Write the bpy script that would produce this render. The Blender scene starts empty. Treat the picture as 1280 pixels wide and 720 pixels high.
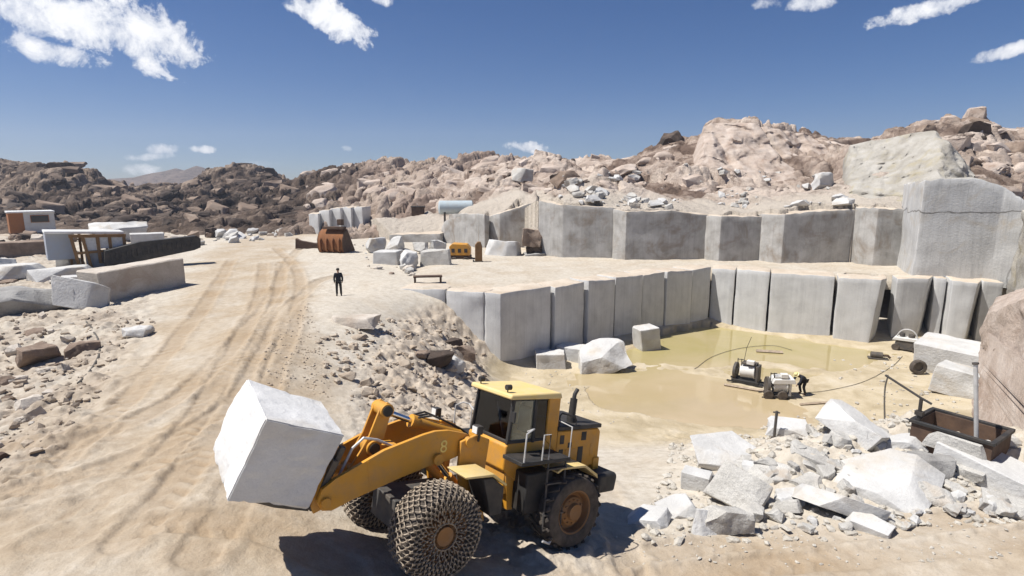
import bpy, bmesh, math, random
import numpy as np
from mathutils import Vector, Matrix, Euler
R_ = math.radians
sc = bpy.context.scene
COL = sc.collection

# ------------------------------------------------------------------ camera
PITCH = R_(10.0)
FPX = 700.0                      # focal length in pixels of the 1280 px wide photograph
CAM = np.array([0.0, 0.0, 6.6])
FW = np.array([0, math.cos(PITCH), -math.sin(PITCH)])
UP = np.array([0, math.sin(PITCH), math.cos(PITCH)])
RT = np.array([1.0, 0, 0])
cam_d = bpy.data.cameras.new('camera')
cam_d.sensor_width = 36.0
cam_d.lens = 36.0 * FPX / 1280.0
cam_d.clip_start = 0.1
cam_d.clip_end = 9000
cam = bpy.data.objects.new('camera', cam_d)
cam.location = CAM
cam.rotation_euler = (R_(90) - PITCH, 0, 0)
COL.objects.link(cam)
sc.camera = cam

def ray(px, py):
    return FW + RT * ((px - 640) / FPX) + UP * ((360 - py) / FPX)
def at(px, py, z):               # the point on the level z seen at a pixel of the photograph
    d = ray(px, py)
    return CAM + d * ((z - CAM[2]) / d[2])
def atD(px, py, D):              # the point at depth D
    return CAM + ray(px, py) * D

# ------------------------------------------------------------------ noise
def _h(ix, iy, iz, seed):
    with np.errstate(over='ignore'):
        n = (ix.astype(np.int64) * 374761393 + iy.astype(np.int64) * 668265263 + iz.astype(np.int64) * 2147483647 + seed * 1274126177) & 0xffffffff
        n = ((n ^ (n >> 13)) * 1274126177) & 0xffffffff
        n = ((n ^ (n >> 16)) * 2246822519) & 0xffffffff
        n = n ^ (n >> 15)
    return (n & 0xffffff) / float(0x1000000)
def vnoise3(x, y, z, seed=0):    # smooth value noise, -1..1
    xi, yi, zi = np.floor(x), np.floor(y), np.floor(z)
    fx, fy, fz = x - xi, y - yi, z - zi
    u, v, w = [f * f * f * (f * (f * 6 - 15) + 10) for f in (fx, fy, fz)]
    r = 0
    for dx in (0, 1):
        for dy in (0, 1):
            for dz in (0, 1):
                r = r + _h(xi + dx, yi + dy, zi + dz, seed) * (u if dx else 1 - u) * (v if dy else 1 - v) * (w if dz else 1 - w)
    return r * 2 - 1
def gnoise(x, y, seed=0):        # gradient noise in 2-D, about -1..1
    xi, yi = np.floor(x), np.floor(y)
    fx, fy = x - xi, y - yi
    u, v = [f * f * f * (f * (f * 6 - 15) + 10) for f in (fx, fy)]
    zz = np.zeros_like(xi)
    def g(dx, dy):
        a = _h(xi + dx, yi + dy, zz, seed) * 2 * math.pi
        return np.cos(a) * (fx - dx) + np.sin(a) * (fy - dy)
    a = g(0, 0) * (1 - u) + g(1, 0) * u
    b = g(0, 1) * (1 - u) + g(1, 1) * u
    return (a * (1 - v) + b * v) * 1.5
def fbm(x, y, octs=4, seed=0, gain=0.5):
    r, a, f = 0, 1, 1
    for o in range(octs):
        r = r + a * gnoise(x * f, y * f, seed + o * 17)
        a *= gain; f *= 2.03
    return r
def fbm3(p, octs=3, seed=0):
    r, a, f = 0, 1, 1
    for o in range(octs):
        r = r + a * vnoise3(p[:, 0] * f, p[:, 1] * f, p[:, 2] * f, seed + o * 13)
        a *= 0.5; f *= 2.07
    return r
def worley(x, y, seed=0):        # F1, F2, cell id (0..1), offset from the cell's point
    xi, yi = np.floor(x), np.floor(y)
    zz = np.zeros_like(xi)
    F1 = np.full(x.shape, 9.0); F2 = np.full(x.shape, 9.0)
    ID = np.zeros(x.shape); OX = np.zeros(x.shape); OY = np.zeros(x.shape)
    for dx in (-1, 0, 1):
        for dy in (-1, 0, 1):
            cx, cy = xi + dx, yi + dy
            px = cx + 0.15 + 0.7 * _h(cx, cy, zz, seed); py = cy + 0.15 + 0.7 * _h(cx, cy, zz, seed + 5)
            ox, oy = x - px, y - py
            d = np.sqrt(ox * ox + oy * oy)
            m = d < F1
            F2 = np.where(m, F1, np.minimum(F2, d))
            ID = np.where(m, _h(cx, cy, zz, seed + 9), ID)
            OX = np.where(m, ox, OX); OY = np.where(m, oy, OY)
            F1 = np.where(m, d, F1)
    return F1, F2, ID, OX, OY
def sstep(a, b, x):
    t = np.clip((x - a) / (b - a), 0, 1)
    return t * t * (3 - 2 * t)
class RBF:                       # thin-plate surface through control points
    def __init__(s, pts, smooth=0.02):
        P = np.array(pts, float); s.P = P[:, :2]; n = len(P)
        d = np.linalg.norm(s.P[:, None] - s.P[None], axis=2)
        K = np.where(d > 0, d * d * np.log(d + 1e-12), 0) + np.eye(n) * smooth
        A = np.zeros((n + 3, n + 3)); A[:n, :n] = K
        A[:n, n] = 1; A[:n, n + 1:] = s.P; A[n, :n] = 1; A[n + 1:, :n] = s.P.T
        s.w = np.linalg.solve(A, np.concatenate([P[:, 2], np.zeros(3)]))
    def __call__(s, x, y):
        x = np.asarray(x, float); y = np.asarray(y, float); sh = x.shape
        x = x.ravel(); y = y.ravel(); r = np.empty_like(x); n = len(s.P)
        for i in range(0, len(x), 40000):
            X, Y = x[i:i + 40000], y[i:i + 40000]
            q = (X[:, None] - s.P[:, 0]) ** 2 + (Y[:, None] - s.P[:, 1]) ** 2
            r[i:i + 40000] = (0.5 * q * np.log(q + 1e-12)) @ s.w[:n] + s.w[n] + s.w[n + 1] * X + s.w[n + 2] * Y
        return r.reshape(sh)
def poly_dist(x, y, pts):        # distance to a polyline, signed offset and length along it
    pts = np.array(pts, float)
    D = np.full(x.shape, 1e9); S = np.zeros(x.shape); sgn = np.zeros(x.shape); acc = 0
    for a, b in zip(pts[:-1], pts[1:]):
        v = b - a; L = np.hypot(*v); u = v / L
        t = np.clip((x - a[0]) * u[0] + (y - a[1]) * u[1], 0, L)
        dx, dy = x - a[0] - t * u[0], y - a[1] - t * u[1]
        d = np.hypot(dx, dy); m = d < D
        D = np.where(m, d, D); S = np.where(m, acc + t, S); sgn = np.where(m, dx * -u[1] + dy * u[0], sgn)
        acc += L
    return D, sgn, S
def smooth_line(pts, n=6):
    P = [Vector((p[0], p[1], 0)) for p in pts]; out = []
    for i in range(len(P) - 1):
        p0, p1, p2, p3 = P[max(i - 1, 0)], P[i], P[i + 1], P[min(i + 2, len(P) - 1)]
        for k in range(n):
            t = k / n
            v = 0.5 * ((2 * p1) + (p2 - p0) * t + (2 * p0 - 5 * p1 + 4 * p2 - p3) * t * t + (3 * p1 - p0 - 3 * p2 + p3) * t ** 3)
            out.append((v.x, v.y))
    out.append((P[-1].x, P[-1].y))
    return out
def in_poly(x, y, poly):
    r = np.zeros(np.shape(x), bool); n = len(poly); j = n - 1
    for i in range(n):
        xi, yi = poly[i]; xj, yj = poly[j]
        c = ((yi > y) != (yj > y)) & (x < (xj - xi) * (y - yi) / (yj - yi + 1e-12) + xi)
        r ^= c; j = i
    return r

# ------------------------------------------------------------------ object helpers
def tag(o, label=None, cat=None, group=None, kind=None):
    if label: o['label'] = label
    if cat: o['category'] = cat
    if group: o['group'] = group
    if kind: o['kind'] = kind
    elif cat: o['kind'] = 'thing'
    return o
def link(name, me, mats=None, parent=None):
    o = bpy.data.objects.new(name, me); COL.objects.link(o)
    if mats is not None and not me.materials:
        for m in (mats if isinstance(mats, (list, tuple)) else [mats]): me.materials.append(m)
    if parent: o.parent = parent
    return o
def empty(name, loc, rot=None):
    o = bpy.data.objects.new(name, None); COL.objects.link(o)
    o.empty_display_size = 0.3; o.location = loc
    if rot is not None: o.rotation_euler = rot
    return o
def grid_mesh(name, X, Y, Z, attrs=None, smooth=True):
    r, c = X.shape
    co = np.stack([X, Y, Z], -1).reshape(-1, 3).astype(np.float32)
    i = np.arange(r * c).reshape(r, c)
    q = np.stack([i[:-1, :-1], i[:-1, 1:], i[1:, 1:], i[1:, :-1]], -1).reshape(-1, 4)
    return raw_mesh(name, co, q, attrs, smooth)
def raw_mesh(name, co, q, attrs=None, smooth=True):
    me = bpy.data.meshes.new(name); k = q.shape[1]
    me.vertices.add(len(co)); me.vertices.foreach_set('co', np.asarray(co, np.float32).ravel())
    me.loops.add(q.size); me.loops.foreach_set('vertex_index', q.ravel().astype(np.int32))
    me.polygons.add(len(q)); me.polygons.foreach_set('loop_start', np.arange(0, q.size, k, dtype=np.int32))
    me.polygons.foreach_set('use_smooth', np.full(len(q), smooth))
    me.update(calc_edges=True); me.validate()
    for n, a in (attrs or {}).items():
        at_ = me.attributes.new(n, 'FLOAT', 'POINT'); at_.data.foreach_set('value', np.asarray(a, np.float32).ravel())
    return me

class MB:                        # collects shapes into one mesh
    def __init__(s): s.bm = bmesh.new()
    def _add(s, vs, fs, M=None):
        b = [s.bm.verts.new(M @ Vector(v) if M else Vector(v)) for v in vs]
        for f in fs:
            try: s.bm.faces.new([b[i] for i in f])
            except ValueError: pass
        return s
    def box(s, c, size, M=None, taper=(1, 1)):
        x, y, z = [k / 2 for k in size]; tx, ty = taper
        vs = [(c[0] + a * x * (tx if d > 0 else 1), c[1] + b * y * (ty if d > 0 else 1), c[2] + d * z) for a in (-1, 1) for b in (-1, 1) for d in (-1, 1)]
        return s._add(vs, [(0, 1, 3, 2), (4, 6, 7, 5), (0, 4, 5, 1), (2, 3, 7, 6), (0, 2, 6, 4), (1, 5, 7, 3)], M)
    def prism(s, poly, a0, a1, axis='y', M=None):     # poly in the two other axes, extruded from a0 to a1
        def P(u, v, w):
            return (u, w, v) if axis == 'y' else ((w, u, v) if axis == 'x' else (u, v, w))
        n = len(poly)
        vs = [P(u, v, a0) for u, v in poly] + [P(u, v, a1) for u, v in poly]
        fs = [tuple(range(n))[::-1], tuple(range(n, 2 * n))] + [(i, (i + 1) % n, n + (i + 1) % n, n + i) for i in range(n)]
        return s._add(vs, fs, M)
    def tube(s, pts, r, n=8, M=None, r2=None, caps=True):
        P = [Vector(p) for p in pts]; rings = []; m = len(P)
        up = Vector((0, 0, 1))
        for i, p in enumerate(P):
            t = (P[min(i + 1, m - 1)] - P[max(i - 1, 0)]).normalized()
            a = t.cross(up)
            if a.length < 1e-3: a = t.cross(Vector((1, 0, 0)))
            a.normalize(); b = t.cross(a)
            rr = r if r2 is None else r + (r2 - r) * i / (m - 1)
            rings.append([p + (a * math.cos(k * 2 * math.pi / n) + b * math.sin(k * 2 * math.pi / n)) * rr for k in range(n)])
        vs = [v for g in rings for v in g]; fs = []
        for i in range(m - 1):
            for k in range(n):
                fs.append((i * n + k, i * n + (k + 1) % n, (i + 1) * n + (k + 1) % n, (i + 1) * n + k))
        if caps: fs += [tuple(range(n))[::-1], tuple(range((m - 1) * n, m * n))]
        return s._add(vs, fs, M)
    def lathe(s, prof, c, axis='y', n=40, M=None, caps=True):    # prof: (radius, offset along the axis)
        vs, fs = [], []; m = len(prof)
        for k in range(n):
            a = 2 * math.pi * k / n; ca, sa = math.cos(a), math.sin(a)
            for r, o in prof:
                p = (r * ca, o, r * sa) if axis == 'y' else ((o, r * ca, r * sa) if axis == 'x' else (r * ca, r * sa, o))
                vs.append((c[0] + p[0], c[1] + p[1], c[2] + p[2]))
        for k in range(n):
            for j in range(m - 1):
                fs.append((k * m + j, ((k + 1) % n) * m + j, ((k + 1) % n) * m + j + 1, k * m + j + 1))
        if caps and prof[0][0] > 1e-4: fs.append(tuple(k * m for k in range(n)))
        if caps and prof[-1][0] > 1e-4: fs.append(tuple(k * m + m - 1 for k in range(n))[::-1])
        return s._add(vs, fs, M)
    def build(s, name, mat, parent=None, bevel=0.0, smooth=35):
        bmesh.ops.remove_doubles(s.bm, verts=s.bm.verts, dist=1e-5)
        bmesh.ops.recalc_face_normals(s.bm, faces=s.bm.faces)
        me = bpy.data.meshes.new(name); s.bm.to_mesh(me); s.bm.free()
        me.shade_smooth(); me.set_sharp_from_angle(angle=R_(smooth))
        o = link(name, me, mat, parent)
        if bevel:
            b = o.modifiers.new('bevel', 'BEVEL'); b.width = bevel; b.segments = 2; b.limit_method = 'ANGLE'; b.angle_limit = R_(40)
        return o

# ------------------------------------------------------------------ materials
def new_mat(name):
    m = bpy.data.materials.new(name); m.use_nodes = True
    nt = m.node_tree; nt.nodes.clear()
    out = nt.nodes.new('ShaderNodeOutputMaterial'); b = nt.nodes.new('ShaderNodeBsdfPrincipled')
    nt.links.new(b.outputs[0], out.inputs[0])
    return m, nt, b
def node(nt, t, **kw):
    n = nt.nodes.new(t)
    for k, v in kw.items():
        if k.startswith('i_'):
            n.inputs[k[2:].replace('_', ' ')].default_value = v
        else: setattr(n, k, v)
    return n
def ramp(nt, fac, stops):
    r = nt.nodes.new('ShaderNodeValToRGB'); e = r.color_ramp.elements
    while len(e) < len(stops): e.new(0.5)
    for el, (p, c) in zip(e, stops):
        el.position = p; el.color = (c[0], c[1], c[2], 1) if hasattr(c, '__len__') else (c, c, c, 1)
    nt.links.new(fac, r.inputs[0]); return r.outputs[0]
def mix(nt, fac, a, b, mode='MIX'):
    m = nt.nodes.new('ShaderNodeMix'); m.data_type = 'RGBA'; m.blend_type = mode
    for i, v in ((0, fac), (6, a), (7, b)):
        if hasattr(v, 'is_linked'): nt.links.new(v, m.inputs[i])
        else: m.inputs[i].default_value = v if i == 0 else (v[0], v[1], v[2], 1)
    return m.outputs[2]
def mathn(nt, op, a, b=0.0, clamp=False):
    m = nt.nodes.new('ShaderNodeMath'); m.operation = op; m.use_clamp = clamp
    for i, v in ((0, a), (1, b)):
        if hasattr(v, 'is_linked'): nt.links.new(v, m.inputs[i])
        else: m.inputs[i].default_value = v
    return m.outputs[0]
def coords(nt, space='object', scale=(1, 1, 1), shuffle=True):
    tc = nt.nodes.new('ShaderNodeTexCoord')
    if space == 'world':
        g = nt.nodes.new('ShaderNodeNewGeometry'); src = g.outputs['Position']
    else: src = tc.outputs['Object']
    mp = nt.nodes.new('ShaderNodeMapping'); mp.inputs['Scale'].default_value = scale
    nt.links.new(src, mp.inputs[0])
    if shuffle and space == 'object':
        oi = nt.nodes.new('ShaderNodeObjectInfo')
        v = nt.nodes.new('ShaderNodeVectorMath'); v.operation = 'SCALE'; v.inputs[0].default_value = (31, 17, 23)
        nt.links.new(oi.outputs['Random'], v.inputs['Scale']); nt.links.new(v.outputs[0], mp.inputs['Location'])
    return mp.outputs[0]
def noise(nt, vec, scale, detail=4, rough=0.55, dist=0.0):
    n = node(nt, 'ShaderNodeTexNoise'); n.inputs['Scale'].default_value = scale; n.inputs['Detail'].default_value = detail
    n.inputs['Roughness'].default_value = rough; n.inputs['Distortion'].default_value = dist
    nt.links.new(vec, n.inputs['Vector']); return n.outputs['Fac']
def bump(nt, b, h, strength=0.5, dist=0.05, prev=None):
    n = node(nt, 'ShaderNodeBump'); n.inputs['Strength'].default_value = strength; n.inputs['Distance'].default_value = dist
    nt.links.new(h, n.inputs['Height'])
    if prev is not None: nt.links.new(prev, n.inputs['Normal'])
    nt.links.new(n.outputs[0], b.inputs['Normal']); return n.outputs[0]
def attr(nt, name):
    a = nt.nodes.new('ShaderNodeAttribute'); a.attribute_name = name; return a.outputs['Fac']

def stone_mat(name, dark, mid, light, streak=0.0, stain=None, speck=0.35, rough_bump=0.25, scale=1.0):
    m, nt, b = new_mat(name); v = coords(nt)
    n1 = noise(nt, v, 0.9 * scale, 5, 0.6, 0.3)
    c = ramp(nt, n1, [(0.25, dark), (0.5, mid), (0.75, light)])
    n2 = noise(nt, v, 38 * scale, 2, 0.7)
    c = mix(nt, speck, c, ramp(nt, n2, [(0.3, 0.25), (0.55, 1.0), (0.8, 1.25)]), 'MULTIPLY')
    if streak:
        vs = coords(nt, scale=(2.6, 2.6, 0.16))
        n3 = noise(nt, vs, 1.3, 5, 0.65)
        c = mix(nt, streak, c, ramp(nt, n3, [(0.3, 0.42), (0.5, 0.9), (0.7, 1.15)]), 'MULTIPLY')
        vl = coords(nt, scale=(11, 11, .05)); n5 = noise(nt, vl, 1.2, 3, .7)
        c = mix(nt, streak * .9, c, ramp(nt, n5, [(.34, .55), (.46, 1.0), (.62, 1.08)]), 'MULTIPLY')
    if stain:
        n4 = noise(nt, v, 0.45, 4, 0.65, 0.8)
        c = mix(nt, ramp(nt, n4, [(0.52, 0.0), (0.7, 0.75)]), c, stain)
    nt.links.new(c, b.inputs['Base Color']); b.inputs['Roughness'].default_value = 0.92
    b.inputs['Specular IOR Level'].default_value = 0.25
    h = noise(nt, v, 7 * scale, 8, 0.68)
    p = bump(nt, b, h, rough_bump, 0.12)
    if streak: bump(nt, b, n5, .25, .03, p)
    return m
def paint_mat(name, col, rough=0.45, dirt=0.5, dirtcol=(0.30, 0.22, 0.14), metal=0.0, wear=0.15, wearcol=(0.1, 0.06, 0.03)):
    m, nt, b = new_mat(name); v = coords(nt)
    c = mix(nt, ramp(nt, noise(nt, v, 2.2, 6, 0.65), [(0.42, 0.0), (0.75, dirt)]), col, dirtcol)
    c = mix(nt, ramp(nt, noise(nt, v, 9, 5, 0.7), [(0.62, 0.0), (0.7, wear * 3)]), c, wearcol)
    nt.links.new(c, b.inputs['Base Color']); b.inputs['Metallic'].default_value = metal
    r = ramp(nt, noise(nt, v, 4, 4), [(0.3, rough), (0.8, min(1, rough + 0.35))]); nt.links.new(r, b.inputs['Roughness'])
    bump(nt, b, noise(nt, v, 30, 3), 0.06, 0.02)
    return m
def plain_mat(name, col, rough=0.6, metal=0.0, var=0.25):
    m, nt, b = new_mat(name); v = coords(nt)
    d = tuple(k * (1 - var) for k in col); l = tuple(min(1, k * (1 + var)) for k in col)
    nt.links.new(ramp(nt, noise(nt, v, 5, 5, 0.6), [(0.3, d), (0.7, l)]), b.inputs['Base Color'])
    b.inputs['Roughness'].default_value = rough; b.inputs['Metallic'].default_value = metal
    return m

M = {}
M['granite_cut'] = stone_mat('granite_cut', (0.48, 0.475, 0.465), (0.57, 0.565, 0.55), (0.63, 0.625, 0.61), streak=0.18, speck=0.22, rough_bump=0.12)
M['granite_upper'] = stone_mat('granite_upper', (0.30, 0.285, 0.26), (0.43, 0.415, 0.39), (0.53, 0.515, 0.49), streak=0.22, stain=(0.24, 0.195, 0.15), speck=0.3, rough_bump=0.25)
M['granite_white'] = stone_mat('granite_white', (0.43, 0.42, 0.40), (0.53, 0.52, 0.50), (0.61, 0.60, 0.575), stain=(0.44, 0.38, 0.30), speck=0.16, rough_bump=0.45)
M['granite_fresh'] = stone_mat('granite_fresh', (0.56, 0.55, 0.53), (0.65, 0.64, 0.62), (0.71, 0.70, 0.68), stain=(0.47, 0.42, 0.35), speck=0.09, rough_bump=0.3)
M['granite_broken'] = stone_mat('granite_broken', (0.36, 0.34, 0.31), (0.50, 0.48, 0.44), (0.60, 0.58, 0.54), stain=(0.40, 0.31, 0.22), speck=0.4, rough_bump=0.6)
M['spoil_stone'] = stone_mat('spoil_stone', (0.36, 0.325, 0.27), (0.48, 0.445, 0.385), (0.58, 0.55, 0.49), speck=0.3, rough_bump=0.5)
M['bank_stone'] = stone_mat('bank_stone', (0.32, 0.25, 0.185), (0.42, 0.345, 0.265), (0.50, 0.43, 0.345), speck=0.3, rough_bump=0.5)
M['granite_beige'] = stone_mat('granite_beige', (0.40, 0.345, 0.28), (0.53, 0.47, 0.40), (0.62, 0.565, 0.495), stain=(0.37, 0.29, 0.22), speck=0.35, rough_bump=0.5)
M['granite_grey'] = stone_mat('granite_grey', (0.20, 0.19, 0.18), (0.30, 0.29, 0.275), (0.40, 0.39, 0.37), speck=0.35, rough_bump=0.5)
M['boulder_dark'] = stone_mat('boulder_dark', (0.035, 0.028, 0.023), (0.085, 0.063, 0.05), (0.17, 0.125, 0.095), speck=0.3, rough_bump=0.6)
M['boulder_brown'] = stone_mat('boulder_brown', (0.13, 0.095, 0.07), (0.25, 0.185, 0.14), (0.36, 0.285, 0.225), speck=0.35, rough_bump=0.6)
# ------------------------------------------------------------------ ground
WL = -4.86                       # water level
POOL = [at(px, py, WL)[:2] for px, py in [(748, 470), (772, 452), (800, 424), (885, 407), (960, 418), (1040, 431), (1092, 440), (1085, 456), (1050, 468), (1000, 474), (990, 500), (1012, 516), (985, 528), (900, 522), (810, 521), (752, 510), (735, 496), (738, 480)]]
BARS = [[at(px, py, WL)[:2] for px, py in q] for q in ([(760, 455), (830, 458), (905, 470), (960, 487), (1000, 488)], [(895, 466), (940, 455), (1000, 462), (1060, 470)], [(700, 468), (760, 462), (800, 459)])]
CTRL = [(-12, 5, .55), (-5, 5, .5), (0, 5, -.5), (6, 5, -.9), (14, 5, -.9), (0, -15, -.3), (-25, -10, 0), (25, -10, -.8),
    (-8.8, 10.4, .58), (-4.9, 9.0, .52), (-4.5, 12, .15), (-3.4, 8.2, .2), (-1.28, 9.1, -.38), (1.36, 11.04, -1.04), (-2.96, 11.5, -.60), (0, 13, -1.25),
    (2.7, 10.5, -1.15), (5.4, 13, -1.6), (7.3, 13, -1.45), (9.6, 13.4, -1.4), (12.2, 13.3, -1.3), (10.7, 10.6, -1.0), (16, 13, -1.2), (22, 12, -1),
    (4.6, 16.5, -2.5), (8, 19.7, -3.1), (12, 18, -2.4), (16, 19.5, -3.0), (18, 20, -3.2), (24, 18, -2.5),
    (5, 22, -4.0), (10, 24, -4.6), (15, 25, -4.7), (20, 25, -4.5), (2.5, 27, -4.7), (3, 31, -4.8), (8, 30, -4.85), (14, 30, -4.85), (14, 38, -4.85), (20, 33, -4.72),
    (26, 35, -4.75), (28, 39, -4.8), (17, 45, -4.85), (10, 40, -4.85), (2, 36, -4.8), (-.5, 34.0, -4.75), (24, 28, -4.4), (30, 30, -4.3), (33, 38, -4.8),
    (-.6, 30, -4.5), (-1.2, 26, -3.8), (-1.2, 22, -3.0), (-1, 18, -2.3), (-3.4, 29, -2.4), (-3.4, 33, -2.9), (-5, 24, -1.5), (-5, 19, -1.0), (-4.5, 15, -.65),
    (-9.5, 24.8, 0), (-8.5, 30, 0), (-8, 34, -.05), (-8.5, 20, 0), (-8, 16, 0), (-7.5, 37.5, 0), (-5.2, 35.6, -.9), (-4.6, 37, -.6),
    (-13, 20, 0), (-15, 30, 0), (-21, 42, 0), (-31, 64, .1), (-33, 90, .4), (-11, 35, 0), (-10, 45, 0), (-6, 60, -.1), (-16, 68, 0.3),
    (-20, 21, -.6), (-21, 24, -.8), (-28, 31, -.5), (-23, 30, -.4), (-16, 15, -.4), (-30, 45, -.2), (-38, 50, 0), (-75, 88, 0), (-41, 68, 0), (-30, 18, -.6), (-50, 30, -.4),
    (0, 45, -1.8), (-4, 42, -.8), (10, 48, -2.5), (20, 52, -2.5), (30, 46, -3), (42, 42, -3), (45, 20, -2.5), (60, 60, -1), (0, 60, -.6), (30, 80, 0), (0, 110, 0), (-90, 40, 0), (-60, 130, 0), (90, 0, -1), (-90, -40, 0), (60, -60, 0), (130, 120, 0), (-160, 160, 0)]
_base = RBF(CTRL)
gp = lambda px, py, z=0.0: tuple(at(px, py, z)[:2])
TRACKS = [smooth_line(t) for t in (
    [gp(-60, 705, .1), gp(60, 676, .1), gp(150, 640, .1), gp(215, 575, .05), gp(262, 500), gp(300, 430), gp(325, 370), gp(330, 330)],
    [gp(160, 720, 0), gp(225, 640, 0), gp(262, 560, 0), gp(296, 490), gp(325, 430), gp(348, 370), gp(352, 330)],
    [gp(-40, 640, 0), gp(70, 590, 0), gp(150, 510), gp(215, 430), gp(262, 370), gp(290, 325)],
    [gp(820, 712, -1.05), gp(930, 698, -1.05), gp(1040, 690, -1.05), gp(1150, 684, -1.05), gp(1300, 670, -1.05), gp(1450, 650, -1.1)],
    [gp(760, 690, -1.1), gp(900, 672, -1.2), gp(1040, 664, -1.2), gp(1180, 655, -1.2), gp(1330, 640, -1.2)],
    [gp(430, 715, -.1), gp(330, 690, 0), gp(200, 690, .1), gp(60, 715, .1)],
    [gp(250, 720, .2), gp(300, 640, .1), gp(322, 560, 0), gp(330, 500), gp(352, 440), gp(372, 390), gp(372, 340), gp(345, 312)],
    [gp(-40, 560, 0), gp(90, 560, 0), gp(190, 520), gp(280, 450), gp(340, 370), gp(362, 325), gp(385, 305)],
    [gp(430, 345), gp(395, 355), gp(355, 395), gp(318, 470), gp(250, 540), gp(130, 600, .1), gp(-40, 640, .3)],
    [gp(700, 560, -3), gp(745, 600, -2.3), gp(770, 650, -1.5), gp(790, 705, -1.1)])]
ROAD = smooth_line([(-6, 4), (-8, 10), (-10.5, 17), (-13.5, 26), (-17.5, 36), (-23, 48), (-30, 64), (-31, 80), (-24, 100)])
LANE = smooth_line([(-8, 8), (-2, 8.6), (4, 8.8), (11, 9.2), (24, 9)])
HEAPS = [(11.5, 17.0, 5.2, 2.6, .95), (15.5, 18.0, 4.0, 2.6, .8), (8.2, 15.2, 2.6, 1.6, .45), (14.3, 15.0, 3.4, 1.6, .55), (-22, 27, 6, 4, .3), (-3.2, 31.5, 1.8, 2.0, .5)]

def gfull(x, y, fine=True):
    x = np.asarray(x, float); y = np.asarray(y, float)
    z = _base(x, y)
    far = sstep(110, 220, np.hypot(x, y - 20)); z = z * (1 - far)
    pit = sstep(-3.6, -4.5, z)
    ip = in_poly(x + .5 * gnoise(x * .7, y * .7, 3), y + .5 * gnoise(x * .7, y * .7, 4), POOL)
    bar = np.zeros(x.shape)
    for k, b in enumerate(BARS):
        d, _, _ = poly_dist(x, y, b); bar = np.maximum(bar, sstep(1.1, .3, d + .5 * gnoise(x * .9, y * .9, 41 + k)))
    z = np.where(pit > .2, np.maximum(z, -4.95), z)
    z = np.where(ip & (pit > .1), np.minimum(z, -4.93), z)
    z = z + ip * bar * (.12 + .05 * gnoise(x * 2, y * 2, 8))
    for hx, hy, rx, ry, hh in HEAPS:
        q = ((x - hx) / rx) ** 2 + ((y - hy) / ry) ** 2
        z = z + hh * np.exp(-q * 1.3) * (1 + .35 * gnoise(x * .8, y * .8, 77))
    bank = np.clip(sstep(-.5, -1.2, z) * sstep(-4.6, -3.6, z) * sstep(2.5, -1, x + (y - 20) * .05), 0, 1)
    left = sstep(-13, -16, x + (y - 20) * .55) * sstep(125, 105, y) * sstep(8, 12, y)
    rightp = sstep(5.5, 8, x) * sstep(12.6, 14.5, y) * sstep(26, 22, y)
    z = z + .10 * fbm(x * .22, y * .22, 3, 21) * (1 - pit * .6)
    rough = .17 * bank + .12 * left + .12 * rightp
    rd, _, _ = poly_dist(x, y, ROAD); ln, _, _ = poly_dist(x, y, LANE)
    road = np.maximum(sstep(5.5, 3.2, rd + 1.2 * gnoise(x * .25, y * .25, 61)), sstep(3.0, 1.4, ln + .8 * gnoise(x * .3, y * .3, 62)))
    track = np.zeros(x.shape)
    if fine:
        z = z + (.018 + rough) * fbm(x * 1.3, y * 1.3, 5, 31, .55) + rough * .6 * np.abs(fbm(x * .5, y * .5, 3, 35))
        F1, F2, ID, OX, OY = worley(x * 1.6, y * 1.6, 7)
        z = z + (bank + left + rightp) * np.where(ID > .62, .17 * np.clip(F2 - F1, 0, .5), 0)
        for k, t in enumerate(TRACKS):
            d, sg, S = poly_dist(x, y, t)
            d = d + .06 * gnoise(x * 1.2, y * 1.2, 90 + k)
            ins = sstep(.42, .30, d); w = .55 + .45 * sstep(-.4, .3, gnoise(S * .25, S * 0 + k, 95))
            lug = np.clip(2.2 * np.sin((S + np.abs(sg) * .7) * 2 * math.pi / .48), -1, 1)
            lm = sstep(-.15, .35, gnoise(S * .45 + k * 7, sg * .8, 120))
            lug = lug * lm * (1 if k < 3 else .45)
            z = z + w * (-.05 * ins + .026 * lug * ins + .035 * np.exp(-((d - .52) / .13) ** 2) * (1 + .8 * gnoise(x * 4, y * 4, 97)))
            track = np.maximum(track, w * sstep(.75, .25, d) * (.7 - .3 * lug))
        rt = sstep(3.6, 2.4, rd) * gnoise(rd * 2.2 + 3, np.arange(1)[0] + x * 0.02, 99)   # long shallow wheel lines along the road
        z = z + .018 * rt * sstep(-.2, .5, gnoise(x * .15, y * .15, 131))
    return z, dict(road=road, track=track, bank=bank, pit=pit, left=left, rightp=rightp, pool=ip * (1 - bar))
def gz(x, y):
    return float(gfull(np.array([x]), np.array([y]), False)[0][0])
def on_ground(px, py):           # first hit of a photograph ray with the ground
    d = ray(px, py)
    t = np.linspace(5, 130, 1251); P = CAM + d * t[:, None]
    z = gfull(P[:, 0], P[:, 1], False)[0]
    k = int(np.argmax(P[:, 2] < z))
    return P[k], t[k]

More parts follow.
